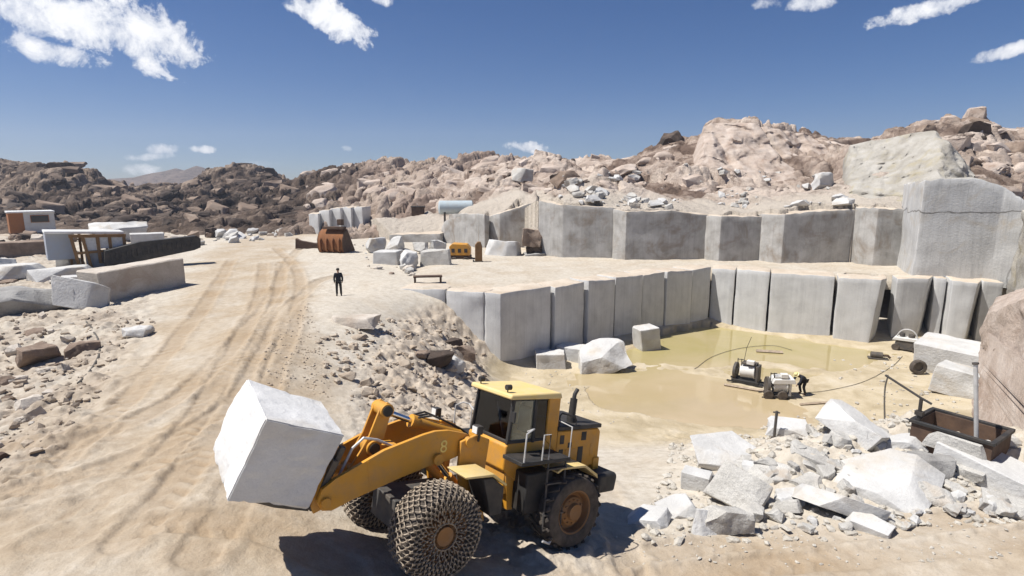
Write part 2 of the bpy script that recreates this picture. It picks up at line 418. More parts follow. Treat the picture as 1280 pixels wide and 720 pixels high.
ang = np.concatenate([np.arange(-180, -58, 4.0), np.arange(-58, -46, .4), np.arange(-46, 46, .13), np.arange(46, 58, .4), np.arange(58, 180.1, 4.0)])
rad = np.concatenate([[.3, 2, 4, 5, 5.6], np.geomspace(6, 72, 640), np.geomspace(76, 400, 40), [600, 1000, 1800, 3500]])
A, RR = np.meshgrid(np.radians(ang), rad)
X, Y = RR * np.sin(A), RR * np.cos(A)
Z, at_ = gfull(X, Y)
me = grid_mesh('ground', X, Y, Z, at_)
m, nt, b = new_mat('quarry_soil')
v = coords(nt, 'world')
n1 = noise(nt, v, .35, 6, .6, .4); n2 = noise(nt, v, 3.2, 6, .65); n3 = noise(nt, v, 30, 3, .7)
tan = ramp(nt, n2, [(.25, (.31, .238, .162)), (.55, (.385, .308, .218)), (.8, (.455, .378, .285))])
pale = ramp(nt, n2, [(.2, (.36, .31, .245)), (.5, (.48, .43, .355)), (.8, (.575, .53, .46))])
fac = mathn(nt, 'ADD', mathn(nt, 'MULTIPLY', attr(nt, 'road'), .72), mathn(nt, 'MULTIPLY', mathn(nt, 'SUBTRACT', n1, .52), 2.2), True)
c = mix(nt, fac, pale, tan)
brown = ramp(nt, n2, [(.3, (.32, .25, .185)), (.7, (.48, .40, .315))])
c = mix(nt, mathn(nt, 'MULTIPLY', attr(nt, 'bank'), .6), c, brown)
c = mix(nt, mathn(nt, 'MULTIPLY', attr(nt, 'left'), ramp(nt, n1, [(.4, .2), (.6, .85)])), c, ramp(nt, n2, [(.3, (.24, .19, .145)), (.7, (.44, .375, .30))]))
c = mix(nt, mathn(nt, 'MULTIPLY', attr(nt, 'track'), .62), c, (.28, .19, .105))
mud = ramp(nt, noise(nt, v, .6, 5, .6, .5), [(.35, (.33, .26, .15)), (.55, (.46, .38, .25)), (.75, (.54, .47, .36))])
c = mix(nt, mathn(nt, 'MULTIPLY', attr(nt, 'pit'), .8), c, mud)
c = mix(nt, attr(nt, 'pool'), c, (.40, .325, .20))
c = mix(nt, .35, c, ramp(nt, n3, [(.25, .55), (.5, 1.0), (.8, 1.12)]), 'MULTIPLY')
nt.links.new(c, b.inputs['Base Color']); b.inputs['Roughness'].default_value = .95; b.inputs['Specular IOR Level'].default_value = .2
p = bump(nt, b, n2, .35, .12); bump(nt, b, noise(nt, v, 14, 6, .7), .5, .05, p)
M['soil'] = m
tag(link('ground', me, m), kind='structure')

# bench between the two walls: a level sheet of dusty rock
BX = [at(498, 361, 0), at(557, 363, 0), at(605, 367, 0), at(625, 368.5, 0), at(757, 351, 0), at(890, 335.5, 0), at(1046, 346, 0), at(1250, 356.5, 0)]
CORNER = BX[3]; BACK = BX[5]; RIGHT = BX[7]
lip = [(-14, 38.3)] + [tuple(p[:2]) for p in BX] + [(48, 34)]
lx = np.array([p[0] for p in lip]); ly = np.array([p[1] for p in lip])
# rows run from the lip (set back 0.35 m) towards the upper wall
cols = np.unique(np.concatenate([np.linspace(-14, 48, 320), lx]))
y0 = np.interp(cols, lx, ly) + .45 + .6 * sstep(-2, 1, cols) + 1.9 * sstep(25.5, 27, cols)
rows = np.concatenate([np.linspace(0, 1, 90) ** 1.15])
YY = y0[None] + rows[:, None] * (np.maximum(64 - y0, 16))[None]
XX = np.repeat(cols[None], len(rows), 0)
ZZ = .02 + .05 * fbm(XX * .3, YY * .3, 3, 51) + .03 * fbm(XX * 1.5, YY * 1.5, 3, 52) - .9 * sstep(-6, -13, XX)
ZZ = ZZ + np.where((XX > -6), 0, 0)
z_edge = np.zeros_like(cols) - 1.0
XX = np.vstack([cols[None], XX]); YY = np.vstack([y0[None] + .02, YY]); ZZ = np.vstack([(ZZ[0] - 1.2)[None], ZZ])
tag(link('quarry_bench', grid_mesh('quarry_bench', XX, YY, ZZ, dict(road=np.full(XX.shape, .35))), M['soil']), kind='structure')

# pool
gx = np.linspace(-4, 32, 60); gy = np.linspace(24, 48, 40)
GX, GY = np.meshgrid(gx, gy)
me = grid_mesh('water', GX, GY, GX * 0 + WL)
m, nt, b = new_mat('muddy_water'); v = coords(nt, 'world')
sp = nt.nodes.new('ShaderNodeSeparateXYZ'); nt.links.new(v, sp.inputs[0])
back = mathn(nt, 'MULTIPLY', mathn(nt, 'SUBTRACT', sp.outputs['Y'], 31.0), .12, True)      # silt settles: greener water by the back wall, browner where it is stirred up
n_ = noise(nt, v, .22, 4, .55, .6)
c = mix(nt, back, ramp(nt, n_, [(.35, (.44, .345, .22)), (.65, (.38, .30, .17))]), ramp(nt, n_, [(.35, (.40, .33, .18)), (.65, (.345, .29, .125))]))
nt.links.new(c, b.inputs['Base Color']); b.inputs['Roughness'].default_value = .05; b.inputs['IOR'].default_value = 1.33
bump(nt, b, noise(nt, v, 5, 3), .04, .03)
# keep the sheet only over and close to the pool so that it ends under its banks
bm = bmesh.new(); bm.from_mesh(me)
cen = np.array([f.calc_center_median()[:2] for f in bm.faces])
d_, _, _ = poly_dist(cen[:, 0], cen[:, 1], POOL + [POOL[0]])
keep = in_poly(cen[:, 0], cen[:, 1], POOL) | (d_ < 1.3)
bm.faces.ensure_lookup_table()
bmesh.ops.delete(bm, geom=[f for f, k in zip(bm.faces, keep) if not k], context='FACES')
bm.to_mesh(me); bm.free()
tag(link('water', me, m), kind='structure')

# ------------------------------------------------------------------ cut rock walls
def z_at(x, y, py):              # height at (x, y) whose picture row is py
    k = (360 - py) / FPX
    return CAM[2] + y * (k * FW[1] - UP[1]) / (UP[2] - k * FW[2])
def wall_block(name, pts, zb, ztop, back, mats, amp=.035, seed=0, jag=.10, cut=.55, nscale=.9, bev=.05):
    """a standing block: front edge pts (x, y), tops per point, carried back by the vector back; fine irregular faces"""
    n = len(pts); co = []; F = []
    bm = bmesh.new()
    bk = Vector((back[0], back[1], 0))
    ring = []
    for (x, y), zt in zip(pts, ztop):
        p = Vector((x, y, 0))
        ring.append([bm.verts.new((p.x, p.y, zb)), bm.verts.new((p.x, p.y, zt)), bm.verts.new((p.x + bk.x, p.y + bk.y, zt + .02)), bm.verts.new((p.x + bk.x, p.y + bk.y, zb))])
    for a, b in zip(ring[:-1], ring[1:]):
        for i in range(4):
            bm.faces.new((a[i], b[i], b[(i + 1) % 4], a[(i + 1) % 4]))
    bm.faces.new(ring[0]); bm.faces.new(ring[-1][::-1])
    bmesh.ops.recalc_face_normals(bm, faces=bm.faces)
    sharp = [e for e in bm.edges if e.calc_face_angle(0) > .3]
    bmesh.ops.bevel(bm, geom=sharp, offset=bev, segments=2, affect='EDGES', profile=.5)
    for _ in range(6):
        es = [e for e in bm.edges if e.calc_length() > cut]
        if not es: break
        bmesh.ops.subdivide_edges(bm, edges=es, cuts=1, use_grid_fill=True)
    bmesh.ops.triangulate(bm, faces=[f for f in bm.faces if len(f.verts) > 4])
    bm.normal_update()
    P = np.array([v.co for v in bm.verts]); Nn = np.array([v.normal for v in bm.verts])
    d = fbm3(P * nscale + seed * 7.1, 4, seed) * amp
    zt = np.array([max(ztop)]);
    top = np.clip((P[:, 2] - (min(ztop) - .5)) / .5, 0, 1)
    j = fbm3(P * 1.7 + seed * 3.3, 3, seed + 40) * jag * top
    P = P + Nn * d[:, None]; P[:, 2] += j
    for v, p in zip(bm.verts, P): v.co = p
    bm.normal_update()
    for f in bm.faces:
        f.smooth = True
        f.material_index = 1 if (f.normal.z > .75 and len(mats) > 1) else 0
    me = bpy.data.meshes.new(name); bm.to_mesh(me); bm.free(); me.set_sharp_from_angle(angle=R_(38))
    org = Vector((np.mean([p[0] for p in pts]), np.mean([p[1] for p in pts]), zb))
    me.transform(Matrix.Translation(-org))
    o = link(name, me, mats); o.location = org
    return o
M['dust_top'] = stone_mat('dusty_rock_top', (.42, .345, .26), (.52, .44, .35), (.60, .535, .44), speck=.25, rough_bump=.35, scale=.8)
M['rock_face'] = stone_mat('pale_rough_rock', (.27, .245, .205), (.39, .365, .32), (.50, .475, .43), stain=(.36, .31, .20), speck=.4, rough_bump=.8, scale=.8)
M['rock_pink'] = stone_mat('pinkish_rough_rock', (.34, .265, .21), (.48, .395, .33), (.58, .505, .44), stain=(.29, .20, .15), speck=.35, rough_bump=.8, scale=.8)
random.seed(5)
L2 = lambda a, b, t: (a[0] + (b[0] - a[0]) * t, a[1] + (b[1] - a[1]) * t)
def lip_pt(px):                  # point of the pit's upper edge by picture column
    xs_ = [498, 557, 605, 625, 690, 757, 833, 890, 963, 1046, 1110, 1170, 1250]; ys_ = [361, 363, 367, 368.5, 360, 351, 342.3, 335.5, 342, 347, 351, 352, 356.5]
    return at(px, float(np.interp(px, xs_, ys_)), 0)[:2]
cutm = [M['granite_cut'], M['dust_top']]
LW = [625, 691, 733, 769.5, 805, 833.5, 866, 889]
names_l = ['biggest smooth grey cut block, at the outer corner of the pit',
    'grey wall block next to the big corner block, behind the loose blocks',
    'shaded grey wall block behind the large split boulder, second from the corner block',
    'grey wall block in the middle of the shaded pit wall, fourth from the corner block',
    'shaded grey wall block directly behind the small upright block in the water',
    'shaded wall block with its foot in the water, second left of the back corner',
    'shaded wall block touching the back corner of the pit, foot in the water']
dv = np.array(lip_pt(889)) - np.array(lip_pt(625)); dv /= np.hypot(*dv); nb = np.array([-dv[1], dv[0]])
for i, (a, b) in enumerate(zip(LW[:-1], LW[1:])):
    A_, B_ = np.array(lip_pt(a)), np.array(lip_pt(b)); g = .10 if i else 0
    off = random.uniform(-.12, .10); sk = random.uniform(-.10, .12)
    A2 = A_ + dv * g - nb * (off + sk); B2 = B_ - dv * .12 - nb * (off - sk)
    pts = [A2, B2]; zt = [.08 + random.uniform(-.05, .12), .08 + random.uniform(-.05, .1)]
    if i == 0:
        C_ = np.array(lip_pt(607)); pts = [C_, A2, B2]; zt = [.05, .06, .10]
    o = wall_block('wall_block', [tuple(p) for p in pts], -5.3, zt, tuple(nb * 2.1), cutm, .035, 20 + i, .05)
    tag(o, names_l[i], 'cut block', 'cut blocks forming the shaded left pit wall')
C0, C1 = np.array(lip_pt(557)), np.array(lip_pt(604))
o = wall_block('wall_block', [tuple(C0), tuple(C0 * .5 + C1 * .5 + np.array([.05, -.1])), tuple(C1)], -5.3, [.03, .05, .05], (1.2, 2.0), cutm, .07, 31, .08)
tag(o, 'pale blue-grey wall block half buried by the earth bank', 'cut block', 'cut blocks forming the shaded left pit wall')
o = wall_block('wall_block', [tuple(lip_pt(500)), tuple(lip_pt(556))], -2.0, [.02, .03], (.5, 2.2), cutm, .05, 32, .05)
tag(o, 'low dark wall block barely showing above the earth bank, left of the pit', 'cut block', 'cut blocks forming the shaded left pit wall')
# right wall: (columns of the front edge, set back, end return)
RW = [(890, 919, 0.0, 0), (921, 962, .08, 0), (964.5, 1044, .02, 0), (1048, 1101, -.45, 1), (1124, 1164, .75, 1), (1175, 1189, 1.3, 0), (1192, 1224, .2, 1), (1236, 1262, 1.2, 0)]
names_r = ['sunlit grey wall block next to the back corner of the pit, above the yellow water',
    'sunlit pale wall block right of a double dark cut near the back corner',
    'widest sunlit pale wall block of the pit, standing above the yellow water',
    'pale wall block with a dark triangular shaded side, left of the small hooped machine',
    'pale wall block set back right behind the small hooped machine',
    'thin dark wall block wedged between the hooped machine and the large white block',
    'pale wall block with a grey shaded right side, behind the large white loose block',
    'shaded wall block at the right end of the pit beside the rough pink rock']
dr = np.array(lip_pt(1250)) - np.array(lip_pt(890)); dr /= np.hypot(*dr); nr = np.array([-dr[1], dr[0]])
for i, (a, b, off, ret) in enumerate(RW):
    A2 = np.array(lip_pt(a)) + nr * off; B2 = np.array(lip_pt(b)) + nr * off
    pts = [A2, B2]; zt = [.04 + random.uniform(-.04, .08), .04 + random.uniform(-.04, .08)]
    if ret: pts.append(B2 + nr * 1.6 + dr * .55); zt.append(zt[-1])
    o = wall_block('wall_block', [tuple(p) for p in pts], -5.3, zt, tuple(nr * 2.4), cutm, .03, 50 + i, .05)
    if ret:                      # the sawn end leans out towards its foot
        for v_ in o.data.vertices:
            p = v_.co; u = (np.array([p.x, p.y]) + np.array(o.location[:2]) - B2) @ dr
            v_.co.x -= dr[0] * .5 * max(0, min(1, (u + 1.2) / 1.2)) * (1 - (p.z) / 5.3) * .8; v_.co.y -= dr[1] * .5 * max(0, min(1, (u + 1.2) / 1.2)) * (1 - (p.z) / 5.3) * .8
    tag(o, names_r[i], 'cut block', 'cut blocks forming the sunlit back pit wall')
# upper wall: per block the picture points (column, base row, top row)
UW = [([(487, 305, 293), (550, 306, 292)], "low dark grey wall block behind white rubble at the upper wall's left end"),
    ([(552, 304, 284), (556, 305, 276), (583, 307.5, 268)], 'dark wall block behind the yellow compressor, with a slanting top'),
    ([(583, 307.6, 268), (606, 310, 268), (612, 309.2, 270)], 'pale narrow wall block right of the yellow compressor'),
    ([(612, 308.7, 271), (625, 310, 267), (673, 309.5, 251)], 'dark wall block with a rising curved top, behind the white domed block'),
    ([(673, 319, 251), (703, 322, 257), (728, 322.5, 258), (767, 323, 260)], 'tall wall block with a pale left face, right of the stacked boulders'),
    ([(767, 324, 262), (781, 325.7, 264), (830, 325, 263), (883, 324, 268)], 'broad dark brownish wall block in the middle of the upper wall'),
    ([(884, 325.3, 270), (898, 327, 270), (950, 326, 271)], 'square dark wall block with a ragged white left edge'),
    ([(950, 326.6, 268), (976, 329.7, 267), (1072, 328, 261)], 'long dark wall block with a brown band along its foot, below the rocky ridge'),
    ([(1068, 329.6, 260), (1090, 332.2, 260), (1129, 332.5, 262)], 'grey wall block with a bright pale left face, left of the great pale face')]
WALLTOP = [(-20.0, 80.0, 2.0), (-17.5, 74.0, 2.6)]
for i, (q, lab) in enumerate(UW):
    pts = [tuple(at(px, py, -.02)[:2]) for px, py, _ in q]; zt = [z_at(p[0], p[1], t) for p, (_, _, t) in zip(pts, q)]
    n = Vector((pts[-1][1] - pts[-2][1], pts[-2][0] - pts[-1][0], 0)).normalized()
    n = -n if n.y < 0 else n
    o = wall_block('upper_wall_block', pts, -.6, zt, (n.x * 3.2 + .3, n.y * 3.2 + .5), [M['granite_upper'], M['dust_top']], .06, 70 + i, .07, .6, .5)
    tag(o, lab, 'cut block', 'cut blocks along the upper quarry wall')
    for p, z in zip(pts, zt): WALLTOP.append((p[0] + n.x * .9, p[1] + 1.0, z - .02))
    WALLTOP.append((pts[-1][0] * .5 + pts[-2][0] * .5, max(pts[-1][1], pts[-2][1]) + 2.6, max(zt) + .3))
q = [(1127, 338, 229), (1141, 346, 226), (1166, 347, 224), (1202, 348.5, 222), (1238, 350, 236), (1277, 353, 259)]
pts = [tuple(at(px, py, -.02)[:2]) for px, py, _ in q]; zt = [z_at(p[0], p[1], t) for p, (_, _, t) in zip(pts, q)]
M['great_face'] = stone_mat('pale_sawn_face', (.44, .435, .425), (.52, .515, .50), (.58, .575, .56), streak=.3, stain=(.42, .37, .30), speck=.25, rough_bump=.3)
WALLY = [p[:2] for p in WALLTOP[:2]] + sorted([p[:2] for p in WALLTOP[2:]]) + [(36.2, 50.5), (37.2, 47.5), (42, 46), (46, 41), (60, 36), (100, 30)]
WALLY = [p for p in WALLY if p[0] < 34.5 or p[0] > 36]
nt = M['great_face'].node_tree; b = next(n for n in nt.nodes if n.type == 'BSDF_PRINCIPLED'); old = b.inputs['Base Color'].links[0].from_socket
v = coords(nt, shuffle=False); sx = nt.nodes.new('ShaderNodeSeparateXYZ'); nt.links.new(v, sx.inputs[0])
cz = mathn(nt, 'ADD', mathn(nt, 'SUBTRACT', sx.outputs['Z'], 5.55), mathn(nt, 'MULTIPLY', mathn(nt, 'SUBTRACT', noise(nt, v, .35, 4), .5), 1.5))
crack = ramp(nt, mathn(nt, 'ABSOLUTE', cz), [(.0, 1.0), (.035, .8), (.07, 0.0)])
cx_ = mathn(nt, 'ADD', mathn(nt, 'SUBTRACT', sx.outputs['X'], 2.9), mathn(nt, 'MULTIPLY', mathn(nt, 'SUBTRACT', noise(nt, v, .5, 4), .5), 1.2))
crack = mathn(nt, 'MAXIMUM', crack, mathn(nt, 'MULTIPLY', ramp(nt, mathn(nt, 'ABSOLUTE', cx_), [(0, .7), (.03, .5), (.06, 0)]), mathn(nt, 'LESS_THAN', cz, 0.0)))
nt.links.new(mix(nt, mathn(nt, 'MULTIPLY', crack, .75), old, (.07, .06, .05)), b.inputs['Base Color'])
o = wall_block('sawn_cliff', pts, -.6, zt, (2.5, 4.5), [M['great_face'], M['rock_face']], .09, 91, .12, .5, .45)
tag(o, 'great smooth pale rock face with a long horizontal crack, above the pit', 'rock face')
c = MB()                         # the crack: a dark seam let into the face
cr = [(1142, 263), (1165, 262.5), (1190, 265), (1215, 269), (1240, 271), (1262, 269.5), (1275, 268)]
for p, z in zip(pts[2:], zt[2:]): WALLTOP.append((p[0] + .6, p[1] + 1.6, z - .05))
q = [(1262, 353, 268), (1270, 374, 262), (1330, 400, 246), (1400, 425, 230)]
pts = [tuple(at(px, py, -.3)[:2]) for px, py, _ in q]; zt = [z_at(p[0], p[1], t) for p, (_, _, t) in zip(pts, q)]
o = wall_block('broken_cliff', pts, -5.2, zt, (4, 2.5), [M['rock_face']], .35, 93, .3, .5, .5)
tag(o, 'whitish broken cliff right of the great pale face, above the pink rock', 'rock face')
WALLTOP += [(p[0] + 1.5, p[1] + 2.0, z) for p, z in zip(pts, zt)] + [(70, 30, 8), (100, 30, 8)]
# rough outcrop above the upper wall
def outcrop(name, cols_, D0, D1, mats, amp, seed, depth=5.0, n=64, m=48, nscale=.45, cell=1.3, groove=0.0):
    """cols_: (column, top row, bottom row); the face leans back from depth D0 at the foot to D1 at the top"""
    cx = np.linspace(cols_[0][0], cols_[-1][0], n); top = np.interp(cx, [c[0] for c in cols_], [c[1] for c in cols_]); bot = np.interp(cx, [c[0] for c in cols_], [c[2] for c in cols_])
    t = np.linspace(0, 1, m)
    G = np.array([[atD(px, b + (tp - b) * k, D0 + (D1 - D0) * k) for px, tp, b in zip(cx, top, bot)] for k in t])
    dof = np.interp(cx, [c[0] for c in cols_], [c[3] if len(c) > 3 else 0 for c in cols_])
    G = G + dof[None, :, None] * np.stack([G[:, :, 0] / G[:, :, 1], np.ones((m, n)), (G[:, :, 2] - CAM[2]) / G[:, :, 1]], -1)
    P = G.reshape(-1, 3)
    d = fbm3(P * nscale + seed, 5, seed)
    F1, F2, ID, OX, OY = worley(P[:, 0] * .5 + .3 * P[:, 1], P[:, 2] * .55, seed)
    a = ID * 40
    d = d * amp - groove * np.clip(1 - 3.5 * np.abs(gnoise(P[:, 0] * .35 + P[:, 2] * .08, P[:, 2] * .06, 5)), 0, 1) + amp * cell * (np.cos(a) * OX + np.sin(a) * OY + (ID - .5)) * np.clip((F2 - F1) / .15, 0, 1)
    P = P + np.array([0, -1, .15]) * d[:, None]
    G = P.reshape(m, n, 3)
    rad_ = np.stack([G[:, :, 0] / G[:, :, 1] * 1.05, np.ones(G.shape[:2]), -.08 * np.ones(G.shape[:2])], -1)
    Bk = G + rad_ * depth
    rows_ = [G[k] for k in range(m)] + [Bk[m - 1], Bk[0]]
    full = np.array(rows_)
    me = grid_mesh(name, full[:, :, 0], full[:, :, 1], full[:, :, 2])
    bm = bmesh.new(); bm.from_mesh(me); bmesh.ops.holes_fill(bm, edges=[e for e in bm.edges if e.is_boundary]); bmesh.ops.recalc_face_normals(bm, faces=bm.faces); bm.to_mesh(me); bm.free()
    me.set_sharp_from_angle(angle=R_(40))
    return link(name, me, mats)
o = outcrop('rock_outcrop', [(1044, 255, 270, 4), (1056, 196, 268, 3.5), (1064, 181, 268, 3), (1090, 175, 268, 2), (1118, 171, 268, .5), (1150, 164, 268, -1.5), (1172, 162, 262, -3), (1188, 180, 262, -4), (1215, 215, 266, -4.5)], 50.5, 59, [M['rock_face']], .6, 11, 5, 90, 64, .45, .8)
tag(o, 'rough pale outcrop with ochre stains, left of and above the great pale face', 'rock outcrop')
o = outcrop('rock_outcrop', [(1226, 408, 575, 3.6), (1240, 392, 582, 2.6), (1262, 380, 590, 1), (1285, 368, 600, -.6), (1330, 350, 620, -3), (1420, 330, 640, -6.5)], 19.2, 21.5, [M['rock_pink']], .30, 23, 6, 70, 80, .7)
tag(o, 'steep pinkish rough rock rising beside the pit floor at the right', 'rock outcrop')
o = outcrop('rock_outcrop', [(868, 190, 232), (880, 158, 232), (892, 151, 234), (925, 153, 236), (960, 160, 238), (1000, 165, 240), (1040, 172, 242), (1062, 182, 244), (1075, 200, 244)], 72, 82, [M['rock_pink']], .8, 37, 10, 140, 90, .2, .5, .9)
tag(o, 'huge smooth pinkish granite dome with dark vertical grooves, crowning the ridge', 'rock outcrop')
# ------------------------------------------------------------------ hills
def boulders(x, y, z, scales, seed, stretch=(1, 1), rot=0.0):
    """broken rock: tilted plates and rounded blocks with crevices between them"""
    c, s = math.cos(rot), math.sin(rot)
    u, w = (x * c + y * s) * stretch[0], (-x * s + y * c) * stretch[1]
    tone = np.zeros(x.shape)
    for k, (size, amp) in enumerate(scales):
        wx = u / size + .35 * gnoise(u / size * 1.1, w / size * 1.1, seed + k); wy = w / size + .35 * gnoise(u / size * 1.1, w / size * 1.1, seed + k + 50)
        F1, F2, ID, OX, OY = worley(wx, wy, seed + 100 * k)
        e = np.clip((F2 - F1) / .20, 0, 1); dome = 1 - (1 - e) ** 2
        a = ID * 40.0; t = np.cos(a) * OX + np.sin(a) * OY
        round_ = np.clip(1 - 1.1 * F1 * F1, 0, 1)
        z = z + amp * (dome * (.25 + .75 * ID) * (.6 + .4 * round_) + t * .75 - .40)
        tone = tone + (ID - .5) * 1.3 * (.65 ** k)
    return z, tone
def strata(x, y, z, thick, dip, seed, amp):
    """ledges of bedded slabs: beds of the given thickness dipping along x"""
    L = (z + dip * x + .9 * thick * fbm(x * .05 + 3, y * .08, 4, seed) + .25 * thick * fbm(x * .3, y * .3, 3, seed + 4)) / thick
    k = np.floor(L); f = L - k
    w = .35 + .65 * _h(k, k * 0, k * 0, seed)
    return amp * w * (sstep(.05, .55, f) - f), (_h(k, k * 0 + 1, k * 0, seed) - .5) * 1.2
def hill_mat(name, dark, mid, light, varnish, vlow, vhigh):
    m, nt, b = new_mat(name); v = coords(nt, 'world')
    t = mathn(nt, 'ADD', mathn(nt, 'MULTIPLY', attr(nt, 'tone'), .5), noise(nt, v, .5, 6, .65, .4))
    c = ramp(nt, t, [(.2, dark), (.5, mid), (.8, light)])
    n2 = noise(nt, coords(nt, 'world', (1, 1, 2.2)), .16, 6, .7, .8)
    c = mix(nt, mathn(nt, 'MULTIPLY', ramp(nt, n2, [(vlow, 0), (vhigh, .85)]), 1.0), c, varnish)
    c = mix(nt, attr(nt, 'dust'), c, (.52, .46, .385))
    c = mix(nt, .4, c, ramp(nt, noise(nt, v, 7, 4, .7), [(.3, .55), (.55, 1), (.8, 1.15)]), 'MULTIPLY')
    nt.links.new(c, b.inputs['Base Color']); b.inputs['Roughness'].default_value = .95; b.inputs['Specular IOR Level'].default_value = .15
    p = bump(nt, b, noise(nt, v, 1.6, 8, .7), .8, .6); bump(nt, b, noise(nt, v, 9, 5, .7), .5, .1, p)
    return m
M['hill_pink'] = hill_mat('weathered_granite', (.15, .105, .08), (.40, .315, .255), (.56, .47, .395), (.115, .078, .06), .53, .66)
M['hill_brown'] = hill_mat('dark_weathered_granite', (.06, .044, .035), (.17, .125, .098), (.30, .235, .185), (.045, .035, .03), .47, .62)

# right-hand ridge above the upper wall
RC = [atD(*q) for q in [
    (470, 292, 72), (560, 272, 62), (625, 256, 60), (680, 250, 58), (765, 262, 57), (880, 266, 56), (980, 262, 54), (1080, 260, 53),
    (520, 275, 75), (600, 255, 72), (700, 238, 68), (800, 240, 66), (900, 243, 66), (1000, 240, 66), (1060, 230, 64),
    (560, 248, 90), (640, 226, 86), (720, 224, 82), (800, 214, 82), (850, 208, 80), (900, 205, 78), (1000, 205, 76), (1060, 205, 72),
    (560, 225, 112), (640, 208, 108), (690, 207, 104), (745, 207, 100), (800, 190, 98), (840, 175, 96), (865, 176, 95), (895, 156, 94), (940, 157, 92), (1000, 167, 90), (1060, 182, 84),
    (1120, 172, 70), (1160, 168, 68), (1200, 158, 66), (1245, 178, 64), (1300, 190, 62), (1400, 170, 66),
    (1100, 215, 60), (1160, 205, 58), (1220, 222, 54), (1280, 240, 52), (1380, 240, 52)]]
RC = [tuple(p) for p in RC[8:]] + WALLTOP + [(0, 130, 2), (40, 125, 10), (80, 110, 12), (120, 80, 10), (-20, 130, 2), (60, 40, 5), (90, 40, 8), (48, 44, 3)]
hr = RBF(RC, .5)
xs = np.arange(-20, 92, .19); ys = np.arange(40, 118, .22)
HX, HY = np.meshgrid(xs, ys)
HZ = hr(HX, HY) + .5 * fbm(HX * .09, HY * .09, 3, 12)
wt = WALLY
wall_y = np.interp(HX, [p[0] for p in wt], [p[1] for p in wt])
upz = sstep(4.0, 12.0, HY - wall_y)
dz, tone = boulders(HX, HY, HZ * 0, [(9.5, 2.3), (4.2, 1.3), (1.7, .55), (.8, .22)], 500, (1, .62), .5)
d2, _ = boulders(HX, HY, HZ * 0, [(1.6, .35), (.7, .2)], 540)
HZ = HZ - .5 * upz + dz * upz * (.45 + .55 * sstep(-.3, .3, fbm(HX * .06, HY * .06, 2, 88)))
sz, st = strata(HX, HY, HZ, 2.6, .16, 83, 1.5); HZ = HZ + sz * upz; tone = tone * .7 + st * .55
sz, st = strata(HX, HY, HZ, .95, .2, 84, .38); HZ = HZ + sz * upz; tone = tone + st * .3
HZ = HZ + .07 * upz * fbm(HX * 1.3, HY * 1.3, 3, 81) + d2 * (1 - upz) * .35
HZ = np.where(HY < wall_y - .3, HZ * 0 - 9.0, HZ)
dust = np.clip((1 - upz) * .9 + .35 * sstep(.0, .6, fbm(HX * .12, HY * .12, 3, 66)) * sstep(18, 6, HY - wall_y), 0, .95)
RH, rx0, ry0, rdx, rdy = HZ, xs[0], ys[0], .19, .22
tag(link('rocky_hill', grid_mesh('rocky_hill', HX, HY, HZ, dict(tone=tone, dust=dust)), M['hill_pink']), kind='structure')

# left and middle ridges
LC = [atD(*q) for q in [
    (400, 264, 95), (450, 262, 90), (520, 262, 85), (600, 250, 95),
    (395, 243, 118), (450, 236, 112), (520, 232, 108), (600, 222, 110), (650, 214, 112), (700, 214, 118),
    (388, 240, 150), (405, 214, 140), (450, 209, 138), (480, 205, 135), (520, 209, 134), (560, 206, 134), (600, 200, 134), (650, 202, 134), (700, 208, 134),
    (375, 237, 190), (360, 225, 178), (330, 215, 175), (300, 208, 172), (285, 214, 172), (262, 222, 172), (235, 230, 172), (205, 247, 172),
    (190, 249, 150), (150, 241, 145), (125, 219, 142), (100, 213, 140), (70, 208, 140), (45, 209, 140), (33, 209, 140), (15, 219, 140), (0, 236, 140), (-60, 232, 145), (-160, 225, 150),
    (360, 262, 120), (300, 272, 110), (240, 280, 98), (180, 262, 115), (240, 250, 135), (300, 245, 140), (330, 240, 150), (100, 262, 112), (40, 258, 112), (-60, 262, 110),
    (150, 250, 128), (80, 240, 128), (20, 246, 128), (210, 282, 92), (100, 278, 98), (0, 278, 96), (-100, 278, 96), (0, 292, 84), (-100, 292, 84), (100, 292, 84)]]
LC = [tuple(p) for p in LC] + [(-40, 230, 0), (-120, 230, 0), (40, 190, 0), (-200, 220, 0), (-170, 150, 4)]
hl = RBF(LC, .5)
xs = np.arange(-175, 40, .33); ys = np.arange(70, 205, .40)
HX, HY = np.meshgrid(xs, ys)
HZ = hl(HX, HY) + .6 * fbm(HX * .07, HY * .07, 3, 13)
dz, tone = boulders(HX, HY, HZ * 0, [(11, 2.0), (4.6, 1.6), (2.1, 1.0), (1.05, .5)], 700, (1, .45), -.5)
foot = sstep(-.8, 2.2, HZ)
HZ = HZ - .8 * foot + dz * foot
sz, st = strata(HX, HY, HZ, 3.0, -.30, 85, 2.3); HZ = HZ + sz * foot; tone = tone * .8 + st * .6
sz, st = strata(HX, HY, HZ, 1.2, -.32, 86, .8); HZ = HZ + sz * foot + .1 * foot * fbm(HX * .9, HY * .9, 3, 82) - 3 * sstep(86, 72, HY)
dark = sstep(-25, -45, HX + (HY - 120) * .12)
dust = np.clip(.45 * sstep(1.6, .2, HZ) + .4 * sstep(-.2, .5, fbm(HX * .06, HY * .06, 3, 67)) * (1 - dark), 0, .85)
me = grid_mesh('distant_hills', HX, HY, HZ, dict(tone=tone, dust=dust, dark=dark))
hm, nt, b = new_mat('brown_hill_rock')
v = coords(nt, 'world')
t = mathn(nt, 'ADD', mathn(nt, 'MULTIPLY', attr(nt, 'tone'), .38), noise(nt, v, .35, 6, .65, .4))
c1 = ramp(nt, t, [(.15, (.028, .021, .017)), (.5, (.105, .076, .059)), (.85, (.29, .225, .175))])
